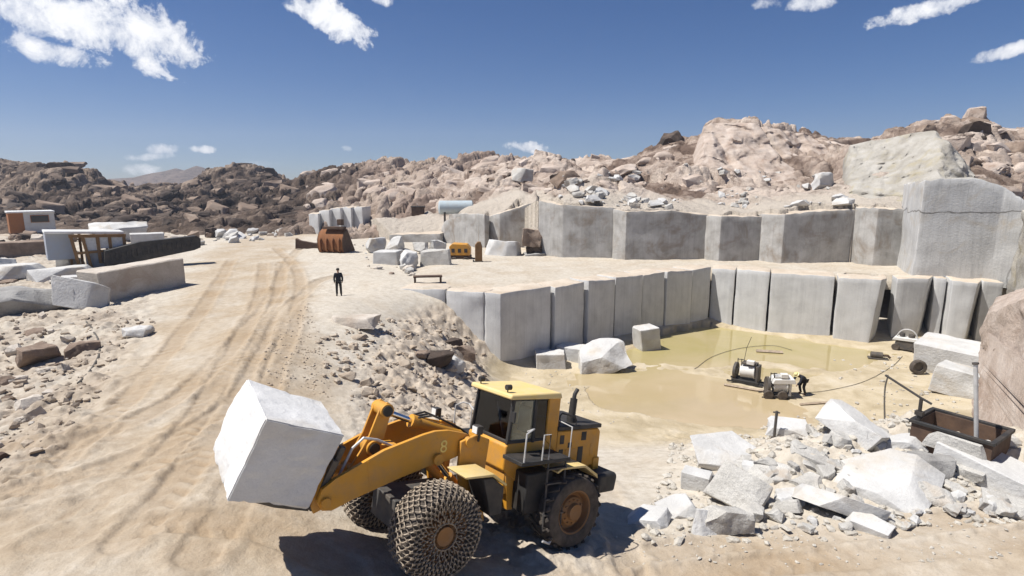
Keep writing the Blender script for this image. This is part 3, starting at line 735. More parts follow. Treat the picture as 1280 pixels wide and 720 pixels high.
c2 = ramp(nt, t, [(.2, (.14, .10, .08)), (.5, (.30, .225, .18)), (.8, (.43, .345, .285))])
c = mix(nt, attr(nt, 'dark'), c2, c1)
c = mix(nt, attr(nt, 'dust'), c, mix(nt, attr(nt, 'dark'), (.44, .36, .285), (.21, .155, .115)))
nt.links.new(c, b.inputs['Base Color']); b.inputs['Roughness'].default_value = .95; b.inputs['Specular IOR Level'].default_value = .15
p = bump(nt, b, noise(nt, v, 1.0, 8, .7), .8, 1.0)
LH, lx0, ly0, ldx, ldy = HZ, xs[0], ys[0], .33, .40
tag(link('distant_hills', me, hm), kind='structure')

# mountain on the horizon
pr = [(-80, 236), (-30, 233), (0, 232), (40, 236), (100, 230), (150, 224), (185, 222), (205, 217), (222, 214), (233, 211), (245, 214), (258, 208), (266, 210), (280, 217), (310, 224), (350, 232), (400, 236)]
DM = 900.0
mx = np.array([(px - 640) / FPX * DM for px, _ in pr]); mz = np.array([atD(px, py, DM)[2] for px, py in pr])
xs = np.linspace(mx[0] - 60, mx[-1] + 60, 260); ys = np.linspace(720, 1180, 90)
HX, HY = np.meshgrid(xs, ys)
rid = np.interp(HX, mx, mz)
tt = 1 - np.abs(HY - 890) / 175
HZ = (rid + 4) * np.clip(tt, -.1, 1) ** 1 - 4 + 14 * (fbm(HX * .012, HY * .012, 4, 15) * np.clip(1 - np.abs(tt), 0, 1)) * sstep(-5, 30, rid)
HZ = np.where(tt < 0, -5, HZ)
tag(link('far_mountain', grid_mesh('far_mountain', HX, HY, HZ, dict(tone=HX * 0, dust=HX * 0)), M['hill_brown']), kind='structure')
# ------------------------------------------------------------------ wheel loader carrying a block
LJ = Vector((-.888, 11.03, -.808)); LYAW, LPIT, LROLL = -2.493, .203, .085
LR = Matrix.Rotation(LYAW, 3, 'Z') @ Matrix.Rotation(-LPIT, 3, 'Y') @ Matrix.Rotation(LROLL, 3, 'X')
M['yellow'] = paint_mat('loader_yellow_paint', (.60, .275, .02), .42, .58, (.30, .20, .11), wear=.12)
M['decal'] = plain_mat('worn_decal', (.72, .55, .16), .6, 0, .25)
M['cream'] = paint_mat('dusty_roof_paint', (.68, .50, .19), .5, .5, (.62, .53, .38), wear=.03)
M['black_steel'] = paint_mat('black_steel', (.022, .021, .02), .5, .28, (.16, .12, .085), wear=.05, wearcol=(.12, .1, .08))
M['dark_steel'] = paint_mat('dark_steel', (.06, .055, .05), .55, .5, (.2, .15, .1), wear=.1)
M['rubber'] = plain_mat('dusty_rubber', (.075, .060, .047), .92, 0, .5)
M['chain'] = plain_mat('worn_chain_steel', (.27, .22, .165), .6, .25, .35)
M['rim'] = paint_mat('rim_paint', (.27, .13, .04), .65, .7, (.20, .135, .085), wear=.2)
M['chrome'] = plain_mat('polished_rod', (.62, .62, .64), .18, 1.0, .05)
M['handrail'] = plain_mat('pale_handrail', (.50, .49, .47), .5, .2, .15)
M['rust'] = paint_mat('rusty_steel', (.24, .095, .032), .85, .6, (.10, .05, .025), wear=.25, wearcol=(.34, .2, .1))
M['rust_dark'] = paint_mat('dark_rust', (.07, .042, .028), .9, .6, (.17, .10, .06), wear=.15)
M['white_paint'] = paint_mat('chalky_white_paint', (.62, .61, .58), .6, .35, (.42, .35, .27), wear=.06)
M['lamp_glass'] = plain_mat('lamp_lens', (.7, .7, .68), .12, 0, .05)
M['seat'] = plain_mat('seat_fabric', (.05, .055, .075), .85, 0, .3)
gm = bpy.data.materials.new('tinted_glass'); gm.use_nodes = True; nt = gm.node_tree; nt.nodes.clear()
o_ = nt.nodes.new('ShaderNodeOutputMaterial'); mx_ = nt.nodes.new('ShaderNodeMixShader'); tr = nt.nodes.new('ShaderNodeBsdfTransparent'); gl = nt.nodes.new('ShaderNodeBsdfGlossy'); fr = nt.nodes.new('ShaderNodeFresnel')
tr.inputs[0].default_value = (.78, .84, .84, 1); gl.inputs['Roughness'].default_value = .04; fr.inputs[0].default_value = 1.5
nt.links.new(fr.outputs[0], mx_.inputs[0]); nt.links.new(tr.outputs[0], mx_.inputs[1]); nt.links.new(gl.outputs[0], mx_.inputs[2]); nt.links.new(mx_.outputs[0], o_.inputs[0])
M['glass'] = gm

LD = empty('wheel_loader', LJ, LR.to_euler())
tag(LD, 'yellow wheel loader with chained front tyres, lifting a huge white granite block', 'wheel loader')

def wheel(x, side, r, w, chained):
    y = side * 1.125
    c = (x, y, r + (.06 if chained else 0))
    q = MB()
    s = side
    prof = [(.10, .30), (.17, .31), (.19, .24), (.30, .20), (.33, .14), (.41, .12), (.44, .27), (.47, .29), (.47, .18), (.44, -.2), (.47, -.29), (.40, -.27), (.36, -.1), (.05, -.1)]
    q.lathe([(a, b * s * w / .62) for a, b in prof], c, 'y', 32)
    for k in range(12):
        a = k * math.pi / 6
        q.tube([(c[0] + .25 * math.cos(a), y + s * .2, c[2] + .25 * math.sin(a)), (c[0] + .25 * math.cos(a), y + s * .25, c[2] + .25 * math.sin(a))], .018, 6)
    wh = q.build('wheel', M['rim'], LD)
    h = w / 2
    tp = [(.43, -h + .05), (.52, -h - .0), (.64, -h - .02), (.735, -h + .01), (r - .02, -h + .09), (r, -h + .16), (r, h - .16), (r - .02, h - .09), (.735, h - .01), (.64, h + .02), (.52, h), (.43, h - .05)]
    q = MB(); q.lathe(tp, c, 'y', 56, None, False)
    if not chained:
        for k in range(22):
            for sd in (-1, 1):
                a = 2 * math.pi * (k + (.5 if sd > 0 else 0)) / 22
                Mx = Matrix.Translation(c) @ Matrix.Rotation(-a, 4, 'Y') @ Matrix.Translation((r + .005, sd * h * .55, 0)) @ Matrix.Rotation(sd * .6, 4, 'X')
                q.box((0, 0, 0), (.05, h * .95, .085), Mx)
    q.build('tyre', M['rubber'], wh, .012)
    if chained:
        pp = [(.24, h + .0), (.32, h + .02), (.40, h + .03), (.47, h + .04), (.55, h + .045), (.63, h + .055), (.71, h + .05), (r - .03, h - .01), (r + .035, h - .09), (r + .045, h - .19), (r + .045, .06), (r + .045, -.06), (r + .045, -h + .19), (r + .035, -h + .09), (r - .03, -h + .01), (.71, -h - .05), (.63, -h - .055), (.55, -h - .045), (.47, -h - .02), (.36, -h)]
        N = 38; q = MB(); nodes = []
        for k, (rr, oy) in enumerate(pp):
            row = []
            for j in range(N):
                a = 2 * math.pi * (j + .5 * (k % 2)) / N
                row.append(Vector((c[0] + rr * math.cos(a), y + oy, c[2] + rr * math.sin(a))))
            nodes.append(row)
        for k in range(len(pp) - 1):
            for j in range(N):
                if k < 3 and j % 2: continue
                a = nodes[k][j]
                j2 = (j - 1) % N if k % 2 == 0 else (j + 1) % N
                for b in (nodes[k + 1][j], nodes[k + 1][j2]): q.tube([a, b], .0105, 4, caps=False)
        cc = Vector(c)
        for k, row in enumerate(nodes):
            for j, p in enumerate(row):
                nrm = Vector((p.x - c[0], 0, p.z - c[2])).normalized()
                if k < 7 or k > 14: nrm = Vector((0, 1 if k < 7 else -1, 0))
                if k < 4 and (j + k) % 2: continue
                Mx = Matrix.Translation(p) @ nrm.to_track_quat('Z', 'Y').to_matrix().to_4x4()
                sc_ = min(1, .35 + pp[k][0]); q.box((0, 0, 0), (.046 * sc_, .038 * sc_, .04), Mx)
        for k in (0, len(pp) - 1):
            rr, oy = pp[k]
            q.tube([(c[0] + rr * math.cos(t * 2 * math.pi / 48), y + oy, c[2] + rr * math.sin(t * 2 * math.pi / 48)) for t in range(49)], .016, 5)
        q.build('tyre_chain', M['chain'], wh)
for s in (1, -1):
    wheel(1.65, s, .80, .66, True)
for s in (1, -1):
    wheel(-1.65, s, .78, .62, False)

q = MB()                                                    # front frame
q.box((1.15, 0, .95), (2.1, .95, .55)); q.box((1.65, 0, .86), (.34, 1.7, .34)); q.box((.15, 0, .95), (.5, .5, .7))
q.build('front_frame', M['dark_steel'], LD, .02)
for s in (1, -1):
    q = MB()
    q.prism([(.30, 2.30), (.62, 2.42), (1.0, 2.30), (1.0, 1.75), (.86, 1.15), (.78, .62), (.22, .62), (.36, 1.35)], s * .60, s * .68)
    q.box((.62, s * .5, 1.2), (.06, .24, 1.0))
    q.build('boom_tower', M['yellow'], LD, .015)
BOOM = [(.62, 2.30), (.80, 2.42), (1.25, 2.52), (1.55, 2.52), (1.80, 2.47), (2.58, 2.24), (3.45, 1.82), (3.66, 1.66), (3.72, 1.45), (3.62, 1.30), (3.45, 1.28), (3.09, 1.42), (2.2, 1.70), (1.6, 1.86), (1.18, 1.93), (.80, 2.05), (.64, 2.15)]
for s in (1, -1):
    q = MB(); q.prism(BOOM, s * .50, s * .585)
    q.tube([(1.45, s * .47, 1.98), (1.45, s * .66, 1.98)], .11, 16); q.tube([(.80, s * .46, 2.28), (.80, s * .72, 2.28)], .10, 16); q.tube([(3.58, s * .44, 1.44), (3.58, s * .64, 1.44)], .085, 16)
    # pale plate seam and the worn panel at the tip
    q.prism([(2.86, 2.08), (2.90, 2.06), (2.80, 1.53), (2.76, 1.545)], s * .585, s * .592)
    arm = q.build('boom_arm', M['yellow'], LD, .012)
    if s > 0:
        fc_ = bpy.data.curves.new('number_mark', 'FONT'); fc_.body = '8'; fc_.size = .34; fc_.extrude = .003
        fo = bpy.data.objects.new('number_mark', fc_); COL.objects.link(fo); bpy.context.view_layer.update()
        fm = bpy.data.meshes.new_from_object(fo.evaluated_get(bpy.context.evaluated_depsgraph_get())); bpy.data.objects.remove(fo); fm.materials.clear()
        no = link('number_mark', fm, M['decal'], arm); no.location = (1.42, .589, 2.10); no.rotation_euler = (R_(90), 0, R_(180))
q = MB(); q.tube([(2.35, -.5, 1.98), (2.35, .5, 1.98)], .16, 20); q.box((2.35, 0, 2.05), (.5, .34, .30)); q.build('cross_tube', M['yellow'], LD, .02)
for s in (1, -1):                                           # lift cylinders
    q = MB(); q.tube([(.50, s * .40, 1.0), (1.05, s * .42, 1.55)], .095, 16); q.build('lift_cylinder', M['yellow'], LD)
    q = MB(); q.tube([(1.0, s * .42, 1.5), (1.42, s * .43, 1.95)], .05, 12); q.build('cylinder_rod', M['chrome'], LD)
q = MB()                                                    # bell crank of two cheeks
BC = [(2.30, 2.95), (2.42, 3.02), (2.56, 2.92), (2.72, 2.40), (2.86, 2.12), (3.05, 1.80), (2.96, 1.68), (2.72, 1.84), (2.48, 2.10), (2.40, 2.40)]
for s in (1, -1): q.prism(BC, s * .12, s * .17)
for x, z, r in ((2.43, 2.86, .135), (2.61, 2.17, .15), (2.96, 1.76, .10)): q.tube([(x, -.23, z), (x, .23, z)], r, 18)
q.build('bell_crank', M['yellow'], LD, .01)
for x, z, r in ((2.43, 2.86, .10), (2.61, 2.17, .105)):
    q = MB(); q.tube([(x, -.25, z), (x, .25, z)], r, 16); q.build('pivot_pin', M['black_steel'], LD)
q = MB(); q.tube([(1.72, 0, 2.575), (.55, 0, 2.22)], .115, 18); q.tube([(1.80, 0, 2.60), (1.66, 0, 2.555)], .135, 18); q.build('tilt_cylinder', M['yellow'], LD)
q = MB(); q.tube([(2.43, 0, 2.86), (2.30, 0, 2.80)], .08, 12); q.tube([(2.42, 0, 2.83), (1.72, 0, 2.575)], .058, 14); q.build('cylinder_rod', M['chrome'], LD)
q = MB(); q.tube([(2.96, 0, 1.76), (3.42, 0, 1.80)], .085, 12); q.build('tilt_link', M['yellow'], LD)
# hydraulic hoses
for k in range(3):
    y = -.12 + .12 * k
    q = MB(); q.tube([(1.70, y, 2.68), (1.4, y * 1.4, 2.72), (1.05, y * 1.6, 2.58), (.7, y * 1.5, 2.42), (.45, y, 2.25)], .022, 6); q.build('hydraulic_hose', M['black_steel'], LD)
q = MB(); q.tube([(3.30, .30, 1.70), (3.1, .34, 2.25), (2.9, .33, 2.42), (2.62, .30, 2.36), (2.3, .32, 2.22), (2.2, .34, 2.0)], .026, 8); q.build('hydraulic_hose', M['handrail'], LD)

# the carried block: pose solved from the photograph, then set 6 % nearer
BF = np.array([-4.027, 8.658, 2.886]); BS = .94
BF = CAM + (BF - CAM) * BS
_c, _s = math.cos, math.sin
BR = Matrix.Rotation(.653, 3, 'Z') @ Matrix.Rotation(.46, 3, 'Y') @ Matrix.Rotation(.133, 3, 'X')
ba, bb_, bc = 1.445 * BS, 1.695 * BS, 1.492 * BS
bu, bv, bw = [Vector(BR.col[i]) for i in range(3)]
# fork carriage and forks, built in the block's own axes, then parented to the loader
LW4 = Matrix.Translation(LJ) @ LR.to_4x4()
B4 = LW4.inverted() @ (Matrix.Translation(Vector(BF)) @ BR.to_4x4())      # block axes: x back along the loader, y across (far), z up; origin: near top front corner
q = MB()
q.box((ba + .10, bb_ * .5, -bc + .42), (.10, 1.45, .95), B4); q.box((ba + .08, bb_ * .5, -bc * .30), (.07, 1.1, .08), B4)
for k in (.12, .5, .88): q.box((ba + .16, bb_ * k, -bc + .55), (.10, .10, 1.15), B4)
q.build('fork_carriage', M['dark_steel'], LD, .012)
for k in (.18, .82):
    q = MB(); q.prism([(ba + .1, -bc - .13), (ba + .1, -bc - .012), (-.02 + .15, -bc - .012), (.15, -bc - .03), (ba - .5, -bc - .13)], bb_ * k - .09, bb_ * k + .09, 'y', B4)
    q.build('fork', M['dark_steel'], LD, .008)
for s in (1, -1):
    q = MB()
    pc = B4 @ Vector((ba + .15, bb_ * .5, -bc + .12))
    q.prism([(pc.x + .15, pc.z + .75), (pc.x - .02, pc.z + .62), (3.40, 1.62), (3.46, 1.32), (3.72, 1.22), (pc.x + .16, pc.z - .2)], s * .40, s * .47)
    q.tube([(3.58, s * .36, 1.44), (3.58, s * .50, 1.44)], .12, 16)
    q.build('carriage_bracket', M['yellow'], LD, .01)

for s in (1, -1):                                           # front mudguards with a box below
    q = MB(); q.prism([(.36, 1.60), (.70, 1.82), (1.32, 1.84), (1.34, 1.88), (.68, 1.87), (.34, 1.64)], s * .78, s * 1.44)
    q.build('mudguard', M['cream'], LD, .01)
    q = MB(); q.prism([(.38, 1.05), (.38, 1.58), (.68, 1.79), (.9, 1.78), (.72, 1.3), (.66, 1.05)], s * .80, s * 1.40); q.build('step_box', M['black_steel'], LD, .015)
    q = MB(); q.tube([(.62, s * .72, 2.30), (.66, s * .80, 2.50)], .03, 8); q.box((.72, s * .80, 2.56), (.13, .2, .17)); lamp = q.build('headlight', M['black_steel'], LD, .012)
    q = MB(); q.box((.79, s * .80, 2.56), (.02, .16, .13)); q.build('lens', M['lamp_glass'], lamp)

# rear frame, cab, hood
q = MB(); q.box((-1.55, 0, .92), (2.9, .95, .55)); q.box((-1.65, 0, .80), (.36, 1.7, .36)); q.box((-.25, 0, .85), (.5, .5, .45)); q.build('rear_frame', M['black_steel'], LD, .02)
q = MB(); q.prism([(-.12, 1.62), (-.12, 2.12), (-.2, 2.18), (-1.5, 2.2), (-1.5, 1.45), (-.55, 1.30)], -.70, .70); q.build('cab_base', M['yellow'], LD, .03)
q = MB()
for s in (1, -1): q.prism([(-.2, 1.6), (-.42, 1.6), (-.50, .75), (-.36, .75)], s * .52, s * .68)
q.box((-.35, 0, 1.35), (.3, 1.3, .5)); q.build('cab_support', M['yellow'], LD, .015)
ZB, ZT = 2.18, 3.10
XF, XB = -.20, -1.50
q = MB()                                                    # cab frame: pillars and rails
def bar(q, a, b, t=.07, t2=None):
    a, b = Vector(a), Vector(b); d = (b - a); Mx = Matrix.Translation((a + b) / 2) @ d.to_track_quat('Z', 'Y').to_matrix().to_4x4()
    q.box((0, 0, 0), (t, t2 or t, d.length + t * .6), Mx)
for s in (1, -1):
    bar(q, (XF + .02, s * .66, ZB), (XF - .06, s * .64, ZT), .07); bar(q, (-.86, s * .67, ZB), (-.86, s * .65, ZT), .08)
    bar(q, (XF, s * .66, ZB + .02), (XB, s * .66, ZB + .02), .07); bar(q, (XF - .06, s * .64, ZT), (XB, s * .64, ZT), .07)
bar(q, (XF, -.66, ZB + .02), (XF, .66, ZB + .02), .07); bar(q, (XF - .06, -.64, ZT), (XF - .06, .64, ZT), .07); bar(q, (XB, -.64, ZT), (XB, .64, ZT), .07)
q.build('cab_frame', M['black_steel'], LD, .01)
q = MB()
for s in (1, -1): q.prism([(-1.22, ZB), (-1.22, ZT + .02), (-1.56, ZT + .02), (-1.56, 1.9)], s * .63, s * .715)
q.box((-1.53, 0, 2.25), (.06, 1.3, .5)); q.build('cab_rear_panel', M['yellow'], LD, .015)
def pane(pts):
    q = MB(); n = (Vector(pts[1]) - Vector(pts[0])).cross(Vector(pts[2]) - Vector(pts[0])).normalized() * .008
    q._add([Vector(p) + n for p in pts] + [Vector(p) - n for p in pts], [(0, 1, 2, 3), (7, 6, 5, 4), (0, 4, 5, 1), (1, 5, 6, 2), (2, 6, 7, 3), (3, 7, 4, 0)])
    return q
pane([(XF, -.62, ZB + .06), (XF, .62, ZB + .06), (XF - .06, .60, ZT - .04), (XF - .06, -.60, ZT - .04)]).build('windscreen', M['glass'], LD)
for s in (1, -1):
    pane([(XF - .05, s * .67, ZB + .06), (-.82, s * .68, ZB + .06), (-.82, s * .66, ZT - .04), (XF - .1, s * .65, ZT - .04)]).build('side_window', M['glass'], LD)
    pane([(-.90, s * .68, ZB + .06), (-1.21, s * .68, ZB + .06), (-1.21, s * .66, ZT - .04), (-.90, s * .66, ZT - .04)]).build('side_window', M['glass'], LD)
pane([(XB - .03, -.6, 2.52), (XB - .03, .6, 2.52), (XB - .03, .6, ZT - .04), (XB - .03, -.6, ZT - .04)]).build('rear_window', M['glass'], LD)
q = MB(); q.prism([(XF + .12, 3.11), (XF + .10, 3.22), (XB - .02, 3.24), (XB - .08, 3.10)], -.76, .76); q.build('cab_roof', M['cream'], LD, .035)
for s in (1, -1):
    q = MB(); q.tube([(XF + .02, s * .5, 3.22), (XF + .03, s * .5, 3.29)], .015, 6); q.tube([(XF - .05, s * .5, 3.33), (XF + .07, s * .5, 3.33)], .06, 12); q.build('work_lamp', M['black_steel'], LD)
q = MB(); q.box((-1.0, 0, 2.05), (.5, .5, .14)); q.box((-1.22, 0, 2.42), (.13, .5, .72)); q.box((-1.25, 0, 2.85), (.1, .26, .18)); q.build('driver_seat', M['seat'], LD, .04)
q = MB()
Mx = Matrix.Translation((-.52, 0, 2.42)) @ Matrix.Rotation(.5, 4, 'Y')
q.tube([Mx @ Vector((.2 * math.cos(a * math.pi / 12), .2 * math.sin(a * math.pi / 12), 0)) for a in range(25)], .018, 6); q.tube([Mx @ Vector((0, 0, 0)), (-.36, 0, 2.1)], .03, 8); q.box((-.34, 0, 2.25), (.16, .9, .22)); q.build('steering_wheel', M['black_steel'], LD)
q = MB(); q.tube([(XF + .02, .66, 3.02), (XF + .12, .80, 3.0), (XF + .10, .84, 2.85)], .014, 6); q.box((XF + .09, .84, 2.78), (.04, .16, .22)); q.build('side_mirror', M['black_steel'], LD, .008)
q = MB(); q.tube([(XF - .02, .45, ZB + .08), (XF - .05, .2, 2.7), (XF - .07, .05, 2.95)], .012, 5); q.build('wiper', M['handrail'], LD)

q = MB(); q.prism([(-1.56, 1.45), (-1.56, 2.36), (-2.9, 2.36), (-2.98, 2.28), (-2.98, 1.52), (-2.6, 1.45)], -.72, .72); q.box((-2.9, 0, 1.5), (.22, 1.50, .34)); hood = q.build('engine_hood', M['yellow'], LD, .03)
q = MB()
for x, z, w_, h_ in ((-1.72, 2.16, .13, .2), (-1.72, 1.84, .13, .2), (-2.42, 2.20, .16, .20), (-2.34, 1.76, .17, .40), (-1.98, 2.02, .12, .12)): q.box((x, .722, z), (w_, .012, h_)); q.box((x, -.722, z), (w_, .012, h_))
q.box((-2.985, 0, 1.95), (.012, 1.0, .6)); q.build('vent', M['black_steel'], hood, .004)
for x, z, w_, h_ in ((-2.05, 1.72, .38, .42), (-2.72, 1.86, .10, .28)):
    q = MB(); q.box((x, .724, z), (w_, .008, h_)); q.build('hood_door', M['yellow'], hood, .004)
q = MB(); q.box((-2.26, .05, 2.42), (1.42, 1.40, .10)); q.build('hood_deck', M['black_steel'], LD, .02)
q = MB(); q.tube([(-2.25, .42, 2.46), (-2.25, .42, 2.62)], .11, 16); q.tube([(-2.25, .42, 2.60), (-2.27, .42, 3.02)], .085, 16); q.tube([(-2.27, .42, 3.0), (-2.28, .42, 3.12), (-2.36, .42, 3.24)], .05, 12); q.build('exhaust_pipe', M['black_steel'], LD)
q = MB(); q.tube([(-1.9, -.3, 2.46), (-1.9, -.3, 2.75)], .09, 14); q.lathe([(0, .08), (.13, .07), (.14, 0), (.09, -.02)], (-1.9, -.3, 2.78), 'z', 18); q.build('air_intake', M['black_steel'], LD)
for y in (.70, -.70):
    q = MB(); q.tube([(-1.60, y, 2.38), (-1.60, y, 2.70), (-1.66, y, 2.76), (-2.08, y, 2.66), (-2.14, y, 2.58), (-2.14, y, 2.46)], .018, 8); q.build('hood_rail', M['black_steel'], LD)
for s in (1, -1):
    q = MB(); q.prism([(-.05, 1.90), (-.05, 1.98), (-1.40, 1.98), (-1.40, 1.90)], s * .72, s * 1.36); q.build('platform', M['black_steel'], LD, .01)
    q = MB(); q.box((-.85, s * .85, 1.20), (.75, .45, .85)); q.build('fuel_tank', M['black_steel'], LD, .04)
    q = MB(); q.prism([(-1.1, 1.68), (-1.25, 1.76), (-1.95, 1.74), (-2.35, 1.50), (-2.38, 1.40), (-2.30, 1.46), (-1.93, 1.69), (-1.26, 1.71), (-1.12, 1.64)], s * .74, s * 1.32); q.build('mudguard', M['cream'], LD, .008)
    q = MB()
    for x in (-.84, -1.34): q.tube([(x, s * 1.28, 1.95), (x + .03, s * 1.34, .50)], .024, 8)
    for z in (.52, .82, 1.14, 1.46, 1.76): q.box((-1.07, s * (1.36 - (z) * .04), z), (.54, .10, .03))
    q.box((-1.08, s * 1.26, .52), (.5, .22, .03))
    q.build('ladder', M['dark_steel'], LD)
    q = MB()
    q.tube([(-.12, s * 1.33, 1.98), (-.12, s * 1.33, 2.55), (-.30, s * 1.30, 2.62), (-.42, s * 1.2, 2.60), (-.42, s * 1.0, 2.5)], .018, 8)
    q.build('handrail', M['handrail'], LD); q = MB()
    q.tube([(-.78, s * 1.33, 1.98), (-.78, s * 1.33, 2.5), (-.6, s * 1.33, 2.5), (-.6, s * 1.33, 1.98)], .016, 8); q.build('handrail', M['handrail'], LD); q = MB(); q.tube([(-1.38, s * 1.33, 1.98), (-1.38, s * 1.33, 2.62), (-1.5, s * .8, 2.62)], .016, 8)
    q.build('handrail', M['handrail'], LD)
    q = MB(); q.tube([(-1.15, s * 1.36, .40), (-1.0, s * 1.38, .22), (-.82, s * 1.37, .3)], .03, 6); q.build('tow_hook', M['handrail'], LD)
q = MB(); q.prism([(-2.62, .95), (-2.62, 1.38), (-3.2, 1.40), (-3.26, 1.30), (-3.2, .95)], -1.15, 1.15); q.build('counterweight', M['black_steel'], LD, .06)
for s in (1, -1):
    q = MB(); q.box((-3.25, s * .85, 1.25), (.06, .2, .1)); q.build('tail_light', M['rust'], LD, .008)

# the granite block on the forks
bm = bmesh.new()
bmesh.ops.create_cube(bm, size=1)
for v in bm.verts:
    x, y, z = v.co.x + .5, v.co.y + .5, v.co.z - .5
    p = Vector((x * ba, y * bb_, z * bc))
    if x > .5 and y > .5: p.y -= .22                          # far rear corner a little short
    if x > .5 and z < -.5: p.x -= .03
    v.co = p
bmesh.ops.bevel(bm, geom=list(bm.edges), offset=.018, segments=2, affect='EDGES')
for _ in range(5): bmesh.ops.subdivide_edges(bm, edges=[e for e in bm.edges if e.calc_length() > .085], cuts=1, use_grid_fill=True)
bmesh.ops.triangulate(bm, faces=[f for f in bm.faces if len(f.verts) > 4]); bm.normal_update()
P = np.array([v.co for v in bm.verts]); Nn = np.array([v.normal for v in bm.verts])
frontness = np.clip(-Nn[:, 0], 0, 1)
d = .012 * fbm3(P * 2.2, 4, 5) + frontness * (.10 * np.sin(np.clip(-P[:, 2] / bc, 0, 1) * math.pi) * np.clip(P[:, 1] / bb_ * 1.4, 0, 1) + .02 * fbm3(P * 4, 4, 9)) + .02 * np.minimum(0, fbm3(P * 5, 3, 6))
bot = np.clip(-Nn[:, 2], 0, 1); d = d + bot * (.05 * fbm3(P * 2.5, 3, 8) - .02)
for v, p in zip(bm.verts, P + Nn * d[:, None]): v.co = p
me = bpy.data.meshes.new('granite_block'); bm.to_mesh(me); bm.free(); me.shade_smooth(); me.set_sharp_from_angle(angle=R_(35))
blk = link('granite_block', me, M['granite_fresh'])
blk.matrix_world = Matrix.Translation(Vector(BF)) @ BR.to_4x4()
tag(blk, "huge squared white granite block lifted on the wheel loader's forks", 'granite block')
# ------------------------------------------------------------------ loose stones
def stone_mesh(name, size, kind, seed, mats):
    """one stone, foot at z = 0: kind block (sawn), slab, rock (broken), boulder (rounded)"""
    rng = random.Random(seed); w, d, h = size
    bm = bmesh.new()
    if kind == 'boulder':
        bmesh.ops.create_icosphere(bm, subdivisions=4, radius=.5)
        for k in range(5):
            n = Vector((rng.gauss(0, 1), rng.gauss(0, 1), rng.gauss(0, 1))).normalized()
            for v in bm.verts:
                t = v.co.dot(n) - (.30 + .12 * rng.random())
                if t > 0: v.co -= n * t * .85
        for v in bm.verts: v.co.z += .5
    else:
        bmesh.ops.create_cube(bm, size=1)
        j = .04 if kind == 'block' else .11
        for v in bm.verts:
            v.co += Vector((rng.uniform(-j, j), rng.uniform(-j, j), rng.uniform(-j, j) * (1 if v.co.z > 0 else .3)))
            v.co.z += .5
        cuts = {'block': 1, 'slab': 5, 'rock': 8}[kind]
        for k in range(cuts):
            if kind == 'slab':
                a = rng.uniform(0, 6.28); n = Vector((math.cos(a), math.sin(a), rng.uniform(.0, .45)))
                off = rng.uniform(.40, .55)
            elif kind == 'block':
                n = Vector((rng.choice((-1, 1)), rng.choice((-1, 1)) * .8, rng.uniform(.2, 1.2))); off = .62 * n.length * .9
            else:
                n = Vector((rng.gauss(0, 1), rng.gauss(0, 1), rng.gauss(.15, .8))); off = None
            n.normalize(); off = off if off is not None else rng.uniform(.36, .52)
            bmesh.ops.bisect_plane(bm, geom=list(bm.verts) + list(bm.edges) + list(bm.faces), plane_co=Vector((0, 0, .5)) + n * off, plane_no=n, clear_outer=True)
            bmesh.ops.holes_fill(bm, edges=[e for e in bm.edges if e.is_boundary])
    bmesh.ops.scale(bm, vec=(w, d, h), verts=bm.verts)
    md = min(w, d, h); big = max(w, d, h)
    if kind != 'boulder':
        bmesh.ops.remove_doubles(bm, verts=bm.verts, dist=.01 * md)
        bmesh.ops.recalc_face_normals(bm, faces=bm.faces)
        try: bmesh.ops.bevel(bm, geom=list(bm.edges), offset=.035 * md, segments=1, affect='EDGES', clamp_overlap=True)
        except Exception: pass
        cut = max(.14 * big, .05) if kind != 'block' else max(.1 * big, .06)
        for _ in range(4):
            es = [e for e in bm.edges if e.calc_length() > cut]
            if not es: break
            bmesh.ops.subdivide_edges(bm, edges=es, cuts=1, use_grid_fill=True)
            bmesh.ops.triangulate(bm, faces=[f for f in bm.faces if len(f.verts) > 4])
    bm.normal_update()
    P = np.array([v.co for v in bm.verts]); Nn = np.array([v.normal for v in bm.verts])
    amp = {'block': .022, 'slab': .035, 'rock': .06, 'boulder': .10}[kind] * md
    f = 2.2 / md if kind != 'boulder' else 2.0 / big
    dd = amp * fbm3(P * f + seed * 3.7, 4, seed) + (.6 * amp * np.minimum(0, fbm3(P * f * 2.3 + seed, 3, seed + 3)) if kind != 'block' else 0)
    for v, p in zip(bm.verts, P + Nn * dd[:, None]): v.co = p
    bm.normal_update()
    me = bpy.data.meshes.new(name); bm.to_mesh(me); bm.free()
    me.shade_smooth(); me.set_sharp_from_angle(angle=R_(32 if kind != 'boulder' else 50))
    for m in mats: me.materials.append(m)
    return me
NS = [0]
def stone(name, kind, px, py, wpx, hpx, dr, yaw, mat, label, cat, group=None, tilt=(0, 0), sink=.06, z=None, D=None):
    """px, py: middle of the foot's near edge in the photograph; wpx, hpx: width and full height there; dr: depth / width"""
    NS[0] += 1
    if z is None: P, Dp = on_ground(px, py); gzz = P[2]
    else: P = at(px, py, z); Dp = float((P - CAM) @ FW); gzz = z
    w = wpx * Dp / FPX; d = w * dr
    sn = (CAM[2] - P[2]) / np.linalg.norm(P - CAM); cs = math.sqrt(1 - sn * sn)
    h = max((hpx * Dp / FPX - d * sn * .9) / cs, .22 * w)
    c = P + np.array([P[0] / P[1], 1, 0]) * d * .5
    me = stone_mesh(name, (w, d, h), kind, 1000 + NS[0] * 7, [M[mat]])
    o = link(name, me); o.location = (c[0], c[1], gzz - sink * h)
    o.rotation_euler = (R_(tilt[0]), R_(tilt[1]), R_(yaw) - math.atan2(P[0], P[1]))
    return tag(o, label, cat, group)

S = stone
